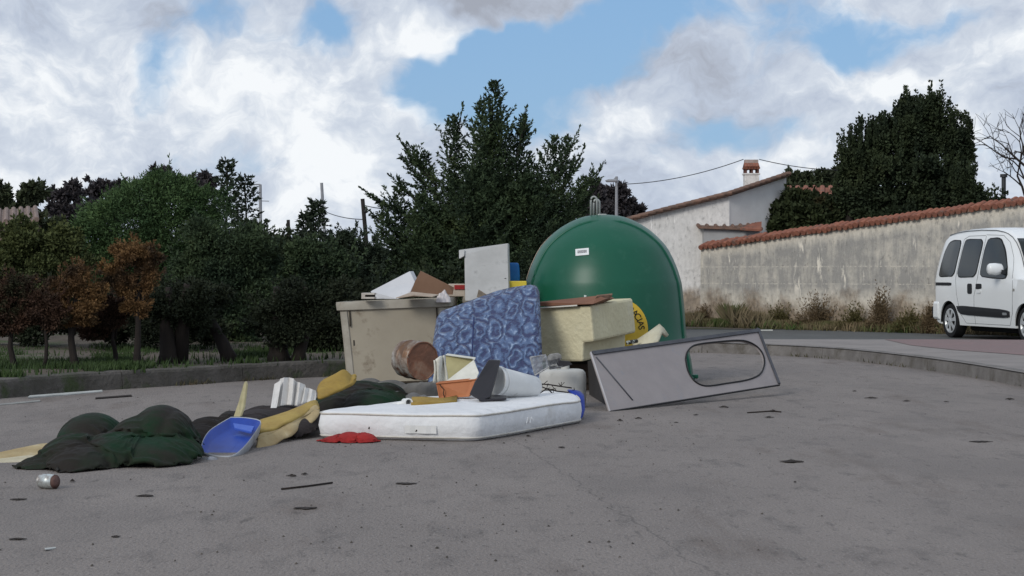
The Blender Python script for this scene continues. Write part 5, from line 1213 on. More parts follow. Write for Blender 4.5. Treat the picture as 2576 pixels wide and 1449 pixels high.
tag(MB().prism([P(*p) for p in ((1378, 896, 14.7), (1384, 891, 14.7), (1404, 888, 14.7), (1412, 893, 14.7), (1413, 903, 14.7), (1403, 905, 14.7), (1400, 915, 14.7), (1384, 918, 14.7), (1376, 908, 14.7))], (0, .03, 0)).build('metal_bracket', mat('bracket', (.30, .30, .29), (.14, .14, .14), scale=25, rough=.6), bevel=.003), 'small curved grey metal bracket above the white canister', 'bracket')
tag(MB().prism([P(*p) for p in ((1404, 907, 14.6), (1432, 909, 14.6), (1440, 917, 14.6), (1418, 923, 14.6), (1406, 922, 14.6))], (0, .05, 0)).build('dark_scrap', mbk), 'small black plastic scrap just below the foam block', 'scrap')
rt = random.Random(12); mtw = mat('twig', (.03, .022, .018), (.015, .012, .01), scale=30, rough=.9)
for i, (pts, lab) in enumerate((([(1362, 966), (1385, 968), (1410, 972), (1438, 976)], 'straight black twig lying in front of the white canister'), ([(1356, 990), (1375, 978), (1400, 984), (1428, 987), (1445, 981)], 'crooked thin twig at the back edge of the white mattress'), ([(1350, 985), (1360, 972), (1380, 980), (1392, 992)], 'small bent twig right beside the white bucket'))):
    pp = [P(x, y, 13.9 + .05 * k) for k, (x, y) in enumerate(pts)]; mb = MB(); mb.tube(pp, .005, 5)
    for k in range(4):
        p = pp[rt.randrange(1, len(pp))]; mb.tube([p, p + V3((rt.uniform(-.04, .06), 0, rt.uniform(.0, .05)))], .0025, 4)
    tag(mb.build('twig', mtw, smooth=True), lab, 'twig')
heap('rag', [(1380, 978, 14.3, 45, .14, .5), (1350, 985, 14.2, 25, .1, .5)], M_GREYC, label='small grey rag behind the bucket beside the white canister', cat='rag', base=.0)
def blue_bag():
    m = mat('blue_bag', (.014, .045, .33), (.010, .028, .22), scale=6, rough=.5, bump=.6, bscale=14)
    rings = []
    for py, x0, x1 in ((1055, 1452, 1462), (1048, 1452, 1468), (1030, 1450, 1473), (1010, 1448, 1472), (996, 1440, 1470), (988, 1432, 1462), (984, 1428, 1450)):
        d = 13.75 + (1055 - py) * .004; a = P(x0, py, d); b = P(x1, py, d); w = max(.02, b.x - a.x)
        rings.append([V3((a.x + w / 2 + x * w + .008 * fn(x * 4, py * .1, 2), d + .1 + y * .2, a.z + .006 * fn(y * 5, py, .4))) for x, y in rrect(1, 1, .35, 4)])
    tag(MB().loft(rings).build('blue_bag', m, smooth=True, autos=60), 'dark blue plastic bag slumped over the right end of the white mattress', 'bag')
blue_bag()
drape('red_cloth', [(880, 1080, 11.95, 34, .10, .45), (918, 1084, 11.95, 30, .10, .45), (850, 1092, 11.95, 38, .09, .55), (822, 1106, 12.0, 22, .05, .6)], mat('red_cloth', (.33, .022, .02), (.22, .014, .014), scale=9, rough=.85, bump=.5, bscale=30), 'crumpled bright red cloth at the foot of the white mattress', 'cloth', nx=64, ny=44, seed=7, slack=1.5, hs=.72, amp=.04)

# ------------------------------------------------------------------ tarpaulins and scraps on the left
M_TARP = mat('green_tarp', (.019, .024, .015), (.021, .018, .015), scale=2.6, rough=.7, spec=.12, contrast=(.42, .6), bump=.35, bscale=16, c3=(.005, .026, .010), c3scale=2.2, c3t=(.47, .62))
M_TARPD = mat('dark_tarp', (.024, .020, .018), (.015, .013, .012), scale=3, rough=.75, spec=.12, bump=.4, bscale=14)
drape('green_tarp', [(232, 1034, 11.25, 84, .34, .42), (405, 1012, 11.05, 82, .36, .45), (350, 1045, 10.95, 80, .30, .45), (440, 1030, 11.0, 48, .3, .4), (190, 1092, 10.65, 84, .36, .5), (300, 1086, 10.70, 110, .40, .5), (400, 1094, 10.75, 110, .42, .5), (115, 1150, 10.45, 62, .22, .7), (210, 1120, 10.45, 90, .34, .6), (460, 1112, 11.0, 58, .34, .5), (440, 1060, 11.05, 50, .3, .45)], M_TARP, 'heavy dark green tarpaulin heaped in two big folds at the left', 'tarpaulin', nx=100, ny=100, seed=4, slack=1.3, hs=.93)
drape('dark_tarp', [(525, 1052, 12.15, 65, .32, .5), (585, 1030, 12.35, 42, .3, .45), (500, 1074, 11.75, 60, .3, .5), (470, 1105, 11.35, 26, .22, .5), (560, 1066, 12.3, 70, .26, .5), (630, 1075, 12.3, 50, .28, .5)], M_TARPD, 'black-brown tarpaulin heap between the green tarpaulin and the blue tray', 'tarpaulin', nx=60, ny=60, seed=5, slack=1.3, hs=.9)
drape('dark_rug', [(690, 1022, 12.9, 95, .45, .3), (760, 1040, 12.6, 60, .5, .35), (650, 1030, 12.7, 60, .5, .35), (735, 1075, 12.5, 70, .25, .35)], mat('rug_dark', (.035, .027, .026), (.022, .018, .018), scale=6, rough=.95, bump=.4), 'dark folded rug under the corrugated white sheet', 'rug', nx=70, ny=70, seed=10, slack=1.12, hs=.97, amp=.02)
drape('green_tarp', [(905, 958, 14.0, 95, .5, .3), (850, 985, 13.7, 70, .4, .35), (970, 962, 14.1, 60, .45, .4), (1000, 985, 13.9, 50, .35, .5), (930, 980, 13.6, 90, .35, .35)], M_TARP, 'second dark green tarpaulin between the beige bin and the white mattress', 'tarpaulin', nx=80, ny=60, seed=6, slack=1.25, hs=.93)
tag(strip('foam_strip', [(798, 985, 13.2), (806, 960, 13.3), (826, 951, 13.3), (848, 940, 13.35), (859, 929, 13.4), (870, 931, 13.45), (877, 941, 13.45), (885, 948, 13.5), (893, 941, 13.5), (896, 950, 13.5)], [(798, 998, 12.95), (806, 1001, 12.95), (826, 995, 13.0), (845, 988, 13.05), (860, 985, 13.1), (872, 977, 13.15), (879, 973, 13.2), (886, 968, 13.25), (892, 960, 13.3), (896, 955, 13.4)], M_MUST, solid=.025, wob=.05, rows=8, sub=1), 'wavy mustard yellow foam strip at the lower left corner of the beige bin', 'foam scrap')
# buff foam scrap: a top face and a wavy flap folded over its front
def buff():
    t = thing('folded_foam', tuple(P(720, 1090, 12.0)), 'buff coloured folded foam sheet with a wavy front flap beside the blue tray', 'foam scrap')
    fold = [(650, 1088, 11.75), (672, 1084, 11.85), (690, 1081, 11.9), (712, 1068, 12.05), (735, 1058, 12.15), (752, 1050, 12.3), (765, 1043, 12.4), (780, 1030, 12.5), (793, 1020, 12.6), (803, 1030, 12.55)]
    top = [(655, 1057, 12.2), (675, 1052, 12.25), (700, 1044, 12.35), (725, 1035, 12.45), (745, 1027, 12.55), (758, 1023, 12.6), (770, 1017, 12.65), (780, 1013, 12.7), (792, 1010, 12.75), (797, 1013, 12.75)]
    bot = [(643, 1127, 11.53), (673, 1121, 11.66), (702, 1110, 11.82), (712, 1096, 11.95), (737, 1092, 12.0), (752, 1072, 12.2), (763, 1059, 12.35), (779, 1061, 12.3), (797, 1050, 12.4), (806, 1036, 12.5)]
    strip('top_face', top, fold, mat('buff_yellow', (.40, .29, .085), (.32, .22, .065), scale=5, rough=.9, bump=.4), t, solid=.018, wob=.03)
    strip('front_flap', fold, bot, M_CREAMF, t, solid=.018, wob=.10, sub=1)
buff()
def ribbed():
    t = thing('corrugated_sheet', tuple(P(735, 1022, 12.9)), 'crumpled white corrugated plastic sheet standing on the dark rug', 'plastic sheet')
    m = mat('corrugated_white', (.66, .645, .62), (.55, .53, .50), scale=6, rough=.6, c3=(.40, .38, .33), c3scale=7, c3t=(.6, .75))
    top = [(697, 966), (706, 953), (715, 950), (728, 950), (739, 952), (744, 959), (755, 962), (767, 967), (769, 975), (778, 977), (786, 981), (793, 983), (795, 990)]
    bot = [(690, 1030), (699, 1022), (708, 1019), (722, 1017), (733, 1016), (738, 1019), (748, 1018), (757, 1015), (763, 1012), (772, 1011), (781, 1009), (789, 1008), (793, 1008)]
    T = []; B = []
    for i in range(len(top)):
        o = .0 if i % 2 == 0 else .07
        T.append((top[i][0], top[i][1], 13.0 + o)); B.append((bot[i][0], bot[i][1], 12.8 + o))
    strip('sheet', T, B, m, t, solid=.006, smooth=False, rows=4, wob=.02)
    MB().prism([P(*p) for p in ((680, 1030, 12.72), (682, 1035, 12.7), (690, 1034, 12.7), (697, 1024, 12.75), (708, 956, 12.95), (690, 966, 12.95))], (0, .012, 0)).build('end_slat', m, t, bevel=.004)
ribbed()
tag(plate('foam_stick', [(587, 1048, 12.0), (604, 1048, 12.0), (612, 1025, 12.1), (619, 968, 12.35), (616, 959, 12.4), (612, 966, 12.35), (600, 1010, 12.15)], (.01, .03, 0), mat('stick_cream', (.46, .41, .24), (.36, .31, .17), scale=8, rough=.85), bevel=.004), 'thin cream foam stick standing upright behind the blue tray', 'stick')
def blue_tray():
    t = thing('blue_tray', tuple(G(560, 1157)), 'bright blue shallow plastic tray tipped towards us with a grey outside', 'tray')
    mb_ = mat('tray_blue', (.015, .062, .36), (.010, .040, .27), scale=4, rough=.45, spec=.4, c3=(.10, .18, .5), c3scale=6, c3t=(.6, .8)); mg = mat('tray_grey', (.40, .42, .45), (.28, .29, .31), scale=5, rough=.6, c3=(.2, .19, .18), c3scale=8, c3t=(.55, .7))
    out = [(581, 1050), (618, 1051), (655, 1059), (648, 1078), (636, 1096), (622, 1115), (604, 1134), (585, 1146), (560, 1148), (535, 1145), (515, 1139), (507, 1131), (508, 1116), (516, 1098), (528, 1083), (545, 1071), (563, 1060)]
    def dz(px, py): return 10.95 + (1148 - py) / 98 * .85
    O = [P(x, y, dz(x, y)) for x, y in out]; c = sum(O, V3((0, 0, 0))) / len(O)
    e1 = (O[2] - O[0]).normalized(); nrm = (O[2] - O[9]).cross(O[0] - O[9]).normalized(); nrm = nrm if nrm.z > 0 else -nrm
    Os = smooth_line([p for p in O] + [O[0]], 3)[:-1]
    sc_ = lambda k, o: [c + (p - c) * k + nrm * o for p in Os]
    MB().loft([sc_(.985, .0), sc_(.93, -.012), sc_(.84, -.045), sc_(.70, -.055), sc_(.3, -.055)], cap=False).build('inside', mb_, t, smooth=True)
    mb = MB().loft([sc_(.985, .0), sc_(1.0, .004), sc_(1.015, -.004), sc_(.99, -.03), sc_(.93, -.07), sc_(.80, -.085)], cap=False); mb.f.append(tuple(len(mb.v) - len(Os) + k for k in range(len(Os)))); mb.build('outside', mg, t, smooth=True)
    MB().loft([sc_(.31, -.0545), sc_(.05, -.0545)]).build('floor', mb_, t)
    a, b_, c_, d_ = P(586, 1062, 11.68), P(640, 1070, 11.62), P(633, 1080, 11.52), P(590, 1070, 11.6)
    MB().prism([a - nrm * .02, b_ - nrm * .02, c_ - nrm * .03, d_ - nrm * .03], nrm * .016).build('step', mat('tray_light', (.06, .13, .5), (.045, .10, .42), scale=6, rough=.5), t, bevel=.004)
blue_tray()
heap('grey_rag', [(535, 1147, 10.85, 14, .06, .5), (520, 1150, 10.9, 16, .06, .6)], M_GREYC, label='small grey rag lying under the front edge of the blue tray', cat='rag', step=.007, fold=.015, fs=20, warp=.03)
# yellowish foam boards under the tarpaulin
for i, (pts, m_, lab) in enumerate((([(-60, 1150, 10.9), (40, 1128, 11.15), (100, 1116, 11.3), (145, 1112, 11.35), (145, 1140, 11.0), (60, 1155, 10.85)], M_CREAMF, 'wide buff foam board sticking out left from under the green tarpaulin'),
                                    ([(-40, 1158, 10.78), (60, 1146, 10.9), (150, 1143, 10.9), (150, 1152, 10.78), (40, 1162, 10.65), (-30, 1166, 10.6)], mat('pale_foam', (.56, .51, .38), (.46, .41, .28), scale=6, rough=.9, bump=.4), 'paler narrow foam board at the bottom left under the green tarpaulin'),
                                    ([(120, 1143, 10.8), (150, 1140, 10.8), (184, 1150, 10.6), (140, 1163, 10.55), (118, 1160, 10.6)], M_MUST, 'mustard foam corner tucked under the front of the green tarpaulin'))):
    tag(MB().prism([P(x, y, d) for x, y, d in pts], (0, .004, -.02)).build('foam_board', m_, bevel=.004), lab, 'foam scrap')
def tin():
    a = P(94, 1213, 9.75); b = P(128, 1214, 9.55); t = thing('tin_can', (b.x, b.y, 0), 'shiny dented tin can with rusty side lying on the asphalt below the tarpaulin', 'can')
    c = G(118, 1231); R = .036; ax = V3((.86, -.5, 0)).normalized(); c = V3((c.x, c.y + .03, R)); u = ax.cross(V3((0, 0, 1))).normalized(); w = V3((0, 0, 1)); hl = .044
    rg = lambda s, r: [c + ax * s * hl + (u * math.cos(k) + w * math.sin(k)) * r for k in [2 * math.pi * q / 28 for q in range(28)]]
    MB().loft([rg(-1, R * .9), rg(-1, R), rg(-.9, R * .97), rg(-.3, R * .97), rg(-.25, R), rg(.25, R), rg(.3, R * .97), rg(.9, R * .97), rg(1, R)]).build('shell', mat('tin', (.62, .66, .64), (.20, .13, .10), scale=9, rough=.35, metal=.7, contrast=(.42, .56)), t, smooth=True, autos=30)
    MB().loft([rg(1.02, R * .96), rg(1.03, R * .2)]).build('end', mat('tin_rust', (.20, .11, .09), (.12, .07, .06), scale=20, rough=.7), t, smooth=True)
tin()
# pale strips beside the dark kerb
tag(plate('plastic_strip', [(70, 1002, 16.1), (75, 998, 16.25), (165, 991, 16.7), (257, 984, 17.1), (258, 988, 17.0), (160, 996, 16.5)], (0, 0, .012), mat('strip_white', (.5, .51, .49), (.35, .36, .34), scale=10)), 'long whitish plastic strip lying along the dark kerb', 'strip')
tag(plate('plastic_strip', [(-40, 1022, 15.2), (100, 1009, 15.8), (102, 1012, 15.7), (-40, 1026, 15.1)], (0, 0, .01), mat('strip_grey', (.30, .30, .28), (.2, .2, .19), scale=10)), 'thin greyish strip on the ground at the left picture edge', 'strip')
tag(plate('dark_stick', [(240, 1003, 16.1), (330, 996, 16.45), (332, 999, 16.35), (240, 1006, 16.0)], (0, 0, .012), mtw), 'long dark stick lying parallel to the dark kerb', 'stick')

# litter, leaves and sticks on the asphalt
LEAFL = ['dead leaf straight ahead of the right kerb weeds, near the hole of the caravan panel', 'curled dead leaf lying just above the thin twig right of the caravan panel', 'dead leaf at the lower right corner side of the caravan panel foot', 'small flat dead leaf below the twig right of the caravan panel', 'dead leaf near the right picture edge below the kerb', 'upright curled dark leaf below the left end of the caravan panel', 'dark oval leaf beside the upright curled leaf below the caravan panel', 'dead leaf above the long thin straight stick, on its left', 'dead leaf above the long thin straight stick, on its right', 'tiny dark curled leaf right of the tin can', 'flat brown leaf streak right of and below the tin can', 'flat dark leaf streak at the left edge below the tin can', 'small faint leaf in front of the corner of the white mattress', 'tiny leaf crumb below the largest leaf patch', 'faint leaf streak in the lower left of the asphalt', 'faint leaf streak in the bottom left corner', 'small leaf scrap against the front corner of the white mattress', "small leaf scrap right of the caravan panel's lower corner", "smaller leaf scrap further right of the caravan panel's lower corner", 'tiny leaf scrap close to the right kerb', 'tiny leaf crumb below the middle of the caravan panel', 'faint brown leaf streak below the long stick', 'tiny leaf crumb below the right half of the caravan panel', 'faint long leaf streak near the right picture edge', 'brown leaf smear right of the long thin stick']
ml = mat('dead_leaf', (.035, .028, .024), (.02, .017, .015), scale=20, rough=.9); rl = random.Random(21)
def leaf_bit(px, py, w, hgt=.02, label='', seed=0, m=ml):
    c = G(px, py); wd = w / F * c.y / 2; rr_ = random.Random(seed); mb = MB(); dp = wd * rr_.uniform(.35, .7) + .008; n = 22
    rad = [rr_.uniform(.35, 1.05) for _ in range(n)]; rad = [(rad[i] * 1.4 + rad[i - 1] * .6) / 2 for i in range(n)]
    rings = []
    for q in (1.0, .55, .15):
        rings.append([(c.x + wd * rad[i] * q * math.cos(6.2832 * i / n), c.y + dp * rad[i] * q * math.sin(6.2832 * i / n), .004 + hgt * (1 - q) * (.4 + .8 * rr_.random()) + hgt * .35 * rr_.random()) for i in range(n)])
    mb.loft(rings, cap=False); mb.f.append(tuple(2 * n + i for i in range(n)))
    return tag(mb.build('dead_leaf', m, solid=.002), label, 'leaf', 'dead leaves scattered on the asphalt')
for k, (px, py, w, h_) in enumerate(((2192, 1003, 48, .022), (1945, 1036, 38, .02), (1820, 1026, 34, .02), (1935, 1051, 30, .012), (2540, 1006, 36, .02), (1559, 1060, 22, .022), (1606, 1054, 28, .016), (735, 1199, 34, .014), (766, 1195, 24, .014), (182, 1213, 20, .018), (362, 1249, 62, .008), (45, 1258, 60, .006),
                                     (1413, 1127, 26, .008), (2000, 1215, 12, .01), (290, 1352, 30, .006), (45, 1358, 60, .006), (1328, 1099, 18, .014), (2280, 1010, 26, .01), (2380, 1012, 20, .008), (2150, 985, 16, .01), (1700, 1064, 16, .006), (770, 1280, 80, .005), (1750, 1045, 20, .008), (2470, 1112, 70, .004), (1020, 1218, 70, .005))):
    leaf_bit(px, py, w * .9, h_ * .55, LEAFL[k], seed=k + 3)
leaf_bit(1993, 1163, 78, .010, 'largest dark flattened leaf patch on the open asphalt at the right', 77)
for pts, lab in (([(708, 1230), (770, 1223), (836, 1214)], 'long thin straight stick lying on the asphalt below the blue tray'), ([(1880, 1038), (1940, 1034), (1965, 1036)], 'short dark twig on the asphalt in front of the caravan panel')):
    pp = [G(x, y, .006) for x, y in pts]; tag(MB().tube(pp, .005, 5).build('stick', mtw, smooth=True), lab, 'stick')
mb = MB(); rg_ = random.Random(77)
for _ in range(420):
    px = rg_.gauss(1050, 620); py = rg_.choice((rg_.uniform(960, 1130), rg_.uniform(1000, 1440))); g = G(px, py, .002); r_ = rg_.uniform(.003, .011)
    if px > 2450 or px < 0: continue
    v = [g + V3((rg_.uniform(.4, 1) * r_ * math.cos(a), rg_.uniform(.4, 1) * r_ * 1.4 * math.sin(a), 0)) for a in (0, 1.3, 2.5, 3.7, 5)]; mb.add(v + [g + V3((0, 0, r_ * .6))], [(0, 1, 5), (1, 2, 5), (2, 3, 5), (3, 4, 5), (4, 0, 5)])
tag(mb.build('grit', mat('grit', (.10, .085, .07), (.03, .027, .024), scale=4, rough=.95), origin=(0, 0, 0)), 'fine dark grit and crumbs scattered over the asphalt around the rubbish', 'grit', kind='stuff')
o = tag(plate('white_scrap', [(113, 1732 / 1.267, 7.4), (140, 1730 / 1.267, 7.4)][:0] + [(112, 1381, 7.28), (140, 1378, 7.35), (141, 1381, 7.3), (114, 1384, 7.22)], (0, 0, .004), mat('strip_white', (.5, .51, .49))), 'tiny white scrap on the asphalt in the lower left', 'scrap')

# ------------------------------------------------------------------ white van
def van():
    foot = G(2388, 850); al = math.radians(12.6)
    # local frame: x forward (rear wheel at 0), y left, z up; the right-hand side faces us
    fwd = V3((math.sin(al), -math.cos(al), 0)); left = V3((-fwd.y, fwd.x, 0)); M = Matrix(((fwd.x, left.x, 0, 0), (fwd.y, left.y, 0, 0), (0, 0, 1, 0), (0, 0, 0, 1)))
    org = V3((foot.x, foot.y, 0)) + left * .80; M = Matrix.Translation(org) @ M
    t = thing('van', tuple(org), 'white passenger van with black side trim parked on the road by the stained wall', 'van')
    mw = mat('van_white', (.76, .78, .78), (.74, .76, .76), scale=2, rough=.14, spec=.5); mbk_ = mat('van_black', (.018, .019, .022), (.014, .015, .017), scale=9, rough=.55); mgl = mat('van_glass', (.012, .018, .018), (.008, .012, .012), rough=.14, spec=.5); mru = mat('van_rubber', (.010, .010, .011), rough=.7)
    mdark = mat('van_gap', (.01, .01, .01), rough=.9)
    # stations: x, roof z, shoulder half width at waist, roof half width, waist z, bottom z
    S = [(-.62, 1.12, .70, .66, .95, .34), (-.60, 1.40, .76, .66, .95, .30), (-.55, 1.58, .79, .66, .95, .27), (-.46, 1.68, .80, .66, .95, .24), (-.30, 1.745, .81, .66, .95, .22), (0, 1.78, .82, .67, .95, .22), (.4, 1.80, .82, .68, .95, .22), (.9, 1.805, .82, .68, .95, .22), (1.4, 1.79, .82, .67, .95, .22), (1.7, 1.75, .82, .66, .95, .22), (1.9, 1.66, .82, .64, .95, .22), (2.05, 1.53, .82, .64, .96, .22), (2.25, 1.31, .82, .67, .97, .22), (2.42, 1.12, .82, .72, .97, .22), (2.5, 1.05, .815, .74, .97, .22), (2.8, 1.00, .80, .72, .93, .22), (3.1, .93, .77, .66, .86, .22), (3.25, .84, .72, .60, .78, .24), (3.32, .66, .66, .56, .60, .27), (3.33, .45, .64, .6, .42, .29)]
    def iS(x, k):
        return interp([(s[0], s[k]) for s in S], x)
    def side_y(x, z):
        w = iS(x, 2); wr = iS(x, 3); zw = iS(x, 4); zr = iS(x, 1) - .10
        if z <= zw: return -(w - .035 * max(0, (.45 - z)) / .25 - .012 * (zw - z))
        q = min(1, (z - zw) / max(.02, zr - zw)); return -(w + (wr - w) * (q ** 1.25))
    rings = []
    for s in [S[0]] + [tuple(a + (b - a) * k / 3 for a, b in zip(S[i], S[i + 1])) for i in range(len(S) - 1) for k in range(1, 4)]:
        x, zr, w, wr, zw, zb = s; half = []
        for z in [zb + (zw - zb) * q for q in (0, .08, .25, .5, .75, 1)]: half.append((side_y(x, z), z))
        zs = zr - .10
        for q in (.25, .5, .75, 1): z = zw + max(.01, zs - zw) * q; half.append((-(w + (wr - w) * q ** 1.25), z))
        half += [(-(wr - .03), zr - .045), (-(wr - .10), zr - .012), (-(wr * .5), zr), (0, zr + .005)]
        half = [(0, zb)] + half
        rings.append([M @ V3((x, y, z)) for y, z in half] + [M @ V3((x, -y, z)) for y, z in half[-2:0:-1]])
    body = MB().loft(rings).build('body', mw, None, origin=tuple(org), smooth=True, autos=38)
    # cut the wheel arches out of the body, then bake the result
    cut = MB()
    for wx in (0.0, 2.62):
        for sy in (-1, 1):
            cut.loft([[M @ V3((wx + .355 * math.cos(a), sy * yy, .27 + .345 * math.sin(a))) for a in [2 * math.pi * k / 40 for k in range(40)]] for yy in (.52, 1.0)])
    cme = bpy.data.meshes.new('c'); cme.from_pydata([tuple(v) for v in cut.v], [], cut.f); bm = bmesh.new(); bm.from_mesh(cme); bmesh.ops.recalc_face_normals(bm, faces=bm.faces); bm.to_mesh(cme); bm.free(); co = bpy.data.objects.new('c', cme); col.objects.link(co)
    cme.transform(Matrix.Translation(-org)); co.location = org
    bo = body.modifiers.new('b', 'BOOLEAN'); bo.object = co; bo.operation = 'DIFFERENCE'; bo.solver = 'EXACT'
    dg = bpy.context.evaluated_depsgraph_get(); me = bpy.data.meshes.new_from_object(body.evaluated_get(dg)); body.modifiers.clear(); body.data = me; bpy.data.objects.remove(co)
    body.parent = t; body.location = (0, 0, 0); me.set_sharp_from_angle(angle=math.radians(38)) 
    if not me.materials: me.materials.append(mw)
    def patch(nm, pts, off, m, par=t, thick=.008, rnd_=2, both=True):
        pts = [V3(p) for p in pts]
        for _ in range(rnd_):
            q = []
            for i in range(len(pts)): a, b = pts[i], pts[(i + 1) % len(pts)]; q += [a.lerp(b, .13), a.lerp(b, .87)]
            pts = q
        out = None; zs_ = [p.y for p in pts]; z0_, z1_ = min(zs_), max(zs_); K = 14; J = 8; R2 = []
        for k in range(K + 1):
            z = z0_ + (z1_ - z0_) * (.5 - .5 * math.cos(math.pi * (.002 + .996 * k / K))); xs = []
            for i in range(len(pts)):
                p, q = pts[i], pts[(i + 1) % len(pts)]
                if (p.y - z) * (q.y - z) <= 0 and p.y != q.y: xs.append(p.x + (q.x - p.x) * (z - p.y) / (q.y - p.y))
            if xs: R2.append((z, min(xs), max(xs)))
        for sg in ((1, -1) if both else (1,)):
            f_ = [[M @ V3((x0_ + (x1_ - x0_) * j / J, sg * (side_y(x0_ + (x1_ - x0_) * j / J, z) - off), z)) for j in range(J + 1)] for z, x0_, x1_ in R2]
            b_ = [[M @ V3((x0_ + (x1_ - x0_) * j / J, sg * (side_y(x0_ + (x1_ - x0_) * j / J, z) - off + thick), z)) for j in range(J + 1)] for z, x0_, x1_ in R2]
            mb = MB().grid(f_).grid([r[::-1] for r in b_]); n = J + 1; o2 = n * len(R2)
            for k in range(len(R2) - 1):
                mb.f.append((k * n, (k + 1) * n, o2 + (k + 1) * n + J, o2 + k * n + J)); mb.f.append((k * n + J, (k + 1) * n + J, o2 + (k + 1) * n, o2 + k * n))
            o = mb.build(nm, m, par if sg == 1 else t, smooth=True, autos=40)
            if sg == 1: out = o
        return out
    W = [([(-.40, 1.02), (.20, 1.02), (.25, 1.60), (-.08, 1.60), (-.24, 1.56), (-.34, 1.42), (-.39, 1.2)], 'window'),
         ([(.31, 1.01), (.98, 1.01), (1.04, 1.61), (.42, 1.61), (.38, 1.5)], 'window'),
         ([(1.13, 1.01), (1.98, .985), (2.02, 1.05), (1.96, 1.17), (1.76, 1.45), (1.62, 1.58), (1.50, 1.615), (1.20, 1.61), (1.15, 1.45)], 'window')]
    for pts, nm in W:
        c = sum((V3(p) for p in pts), V3((0, 0))) / len(pts)
        patch('window_seal', [tuple(c + (V3(p) - c) * 1.0 + (V3(p) - c).normalized() * .022) for p in pts], .004, mru)
        patch(nm, pts, .008, mgl)
    patch('side_trim', [(.30, .545), (2.13, .50), (2.13, .37), (.47, .395), (.36, .45)], .014, mbk_, thick=.02, rnd_=1)
    patch('badge', [(1.92, .455), (2.06, .455), (2.06, .415), (1.92, .415)], .018, mat('badge_silver', (.4, .42, .43), rough=.4, metal=.5), thick=.006)
    patch('door_rail', [(-.60, .915), (.12, .915), (.12, .865), (-.60, .865)], .008, mbk_, thick=.012, rnd_=1)
    patch('door_handle', [(.70, .90), (.86, .90), (.86, .735), (.70, .735)], .006, mbk_, thick=.012)
    patch('door_handle', [(1.0, .90), (1.20, .90), (1.20, .82), (1.0, .81)], .006, mbk_, thick=.012)
    patch('door_handle_flap', [(1.02, .80), (1.18, .80), (1.17, .75), (1.03, .75)], .012, mw, thick=.016)
    patch('side_repeater', [(2.24, .83), (2.30, .83), (2.30, .79), (2.24, .79)], .006, mat('repeater', (.3, .3, .27)), thick=.01)
    def seam(pts, r=.0035):
        pts = resample([V3(p) for p in pts], .05)[:-1] if False else [V3(p) for p in pts]
        fine = []
        for a, b in zip(pts, pts[1:]): fine += [a.lerp(b, k / 6) for k in range(6)]
        fine.append(pts[-1])
        MB().tube([M @ V3((p.x, side_y(p.x, p.y) - .0005, p.y)) for p in fine], r, 5).build('door_seam', mat('seam_grey', (.16, .17, .175)), t)
    seam([(.93, .245), (.93, .7), (1.04, .95), (1.09, 1.3), (1.10, 1.66)]); seam([(.93, .26), (.6, .26), (.44, .40), (.30, .72), (.27, 1.0), (.34, 1.62), (.5, 1.67), (1.08, 1.67)]); seam([(.93, .26), (2.1, .26), (2.22, .45), (2.24, .95), (2.05, 1.3), (1.85, 1.55), (1.65, 1.66), (1.1, 1.68)])
    # gutter line along the roof
    MB().tube([M @ V3((x, -iS(x, 3) + .018, iS(x, 1) - .045)) for x in [-.3 + k * .12 for k in range(23)]], .007, 5).build('roof_gutter', mat('seam_grey', (.16, .17, .175)), t, smooth=True)
    # arch liners, sills, bumpers
    for wx in (0.0, 2.62):
        for sy in (-1, 1):
            rows = [[M @ V3((wx + .352 * math.cos(a), sy * yy, .27 + .342 * math.sin(a))) for a in [math.pi * k / 20 - .12 for k in range(22)]] for yy in (.50, .785)]
            MB().grid(rows).build('arch_liner', mdark, t, smooth=True)
            ring = lambda y, r: [M @ V3((wx + r * math.cos(a), sy * y, .285 + r * math.sin(a))) for a in [2 * math.pi * k / 40 for k in range(40)]]
            wh = MB().loft([ring(.60, .18), ring(.60, .265), ring(.62, .285), ring(.75, .285), ring(.785, .27), ring(.79, .225), ring(.785, .205), ring(.765, .20)]).build('wheel', mru, t, smooth=True, autos=40)
            rim = MB().loft([ring(.770, .203), ring(.785, .203), ring(.789, .185), ring(.775, .175), ring(.752, .16)], cap=False)
            rim.build('rim', mat('wheel_silver', (.55, .57, .58), (.48, .5, .51), scale=9, rough=.4, metal=.4), wh, smooth=True, autos=40)
            hub = MB(); hub.loft([ring(.75, .055), ring(.79, .05), ring(.795, .03), ring(.796, .008)])
            for k in range(7):
                a = 2 * math.pi * k / 7 + .2; c, s_ = math.cos(a), math.sin(a); P1 = []
                for rr_, hw_ in ((.03, .026), (.12, .026), (.19, .04)):
                    P1 += [(rr_ * c - hw_ * s_, rr_ * s_ + hw_ * c), (rr_ * c + hw_ * s_, rr_ * s_ - hw_ * c)]
                P1 = [P1[0], P1[2], P1[4], P1[5], P1[3], P1[1]]
                hub.prism([M @ V3((wx + x, sy * .779, .285 + z)) for x, z in P1], (M.to_3x3() @ V3((0, sy * .012, 0))))
            hub.build('hubcap', MATS['wheel_silver'], wh)
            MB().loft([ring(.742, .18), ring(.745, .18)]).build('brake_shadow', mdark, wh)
    mb = MB(); mb.loft([[M @ V3((x, y * s, z)) for x, y in ((-.70, -.66), (-.60, -.81), (-.40, -.82), (-.40, .82), (-.60, .81), (-.70, .66))] for z, s in ((.30, .97), (.34, 1), (.56, 1), (.60, .97))])
    mb.build('rear_bumper', mw, t, bevel=.01, smooth=True, autos=30)
    MB().loft([[M @ V3((x, y, z)) for x, y in ((-.715, -.665), (-.61, -.822), (-.60, -.822), (-.60, .822), (-.61, .822), (-.715, .665))] for z in (.385, .51)]).build('bumper_strip', mbk_, t)
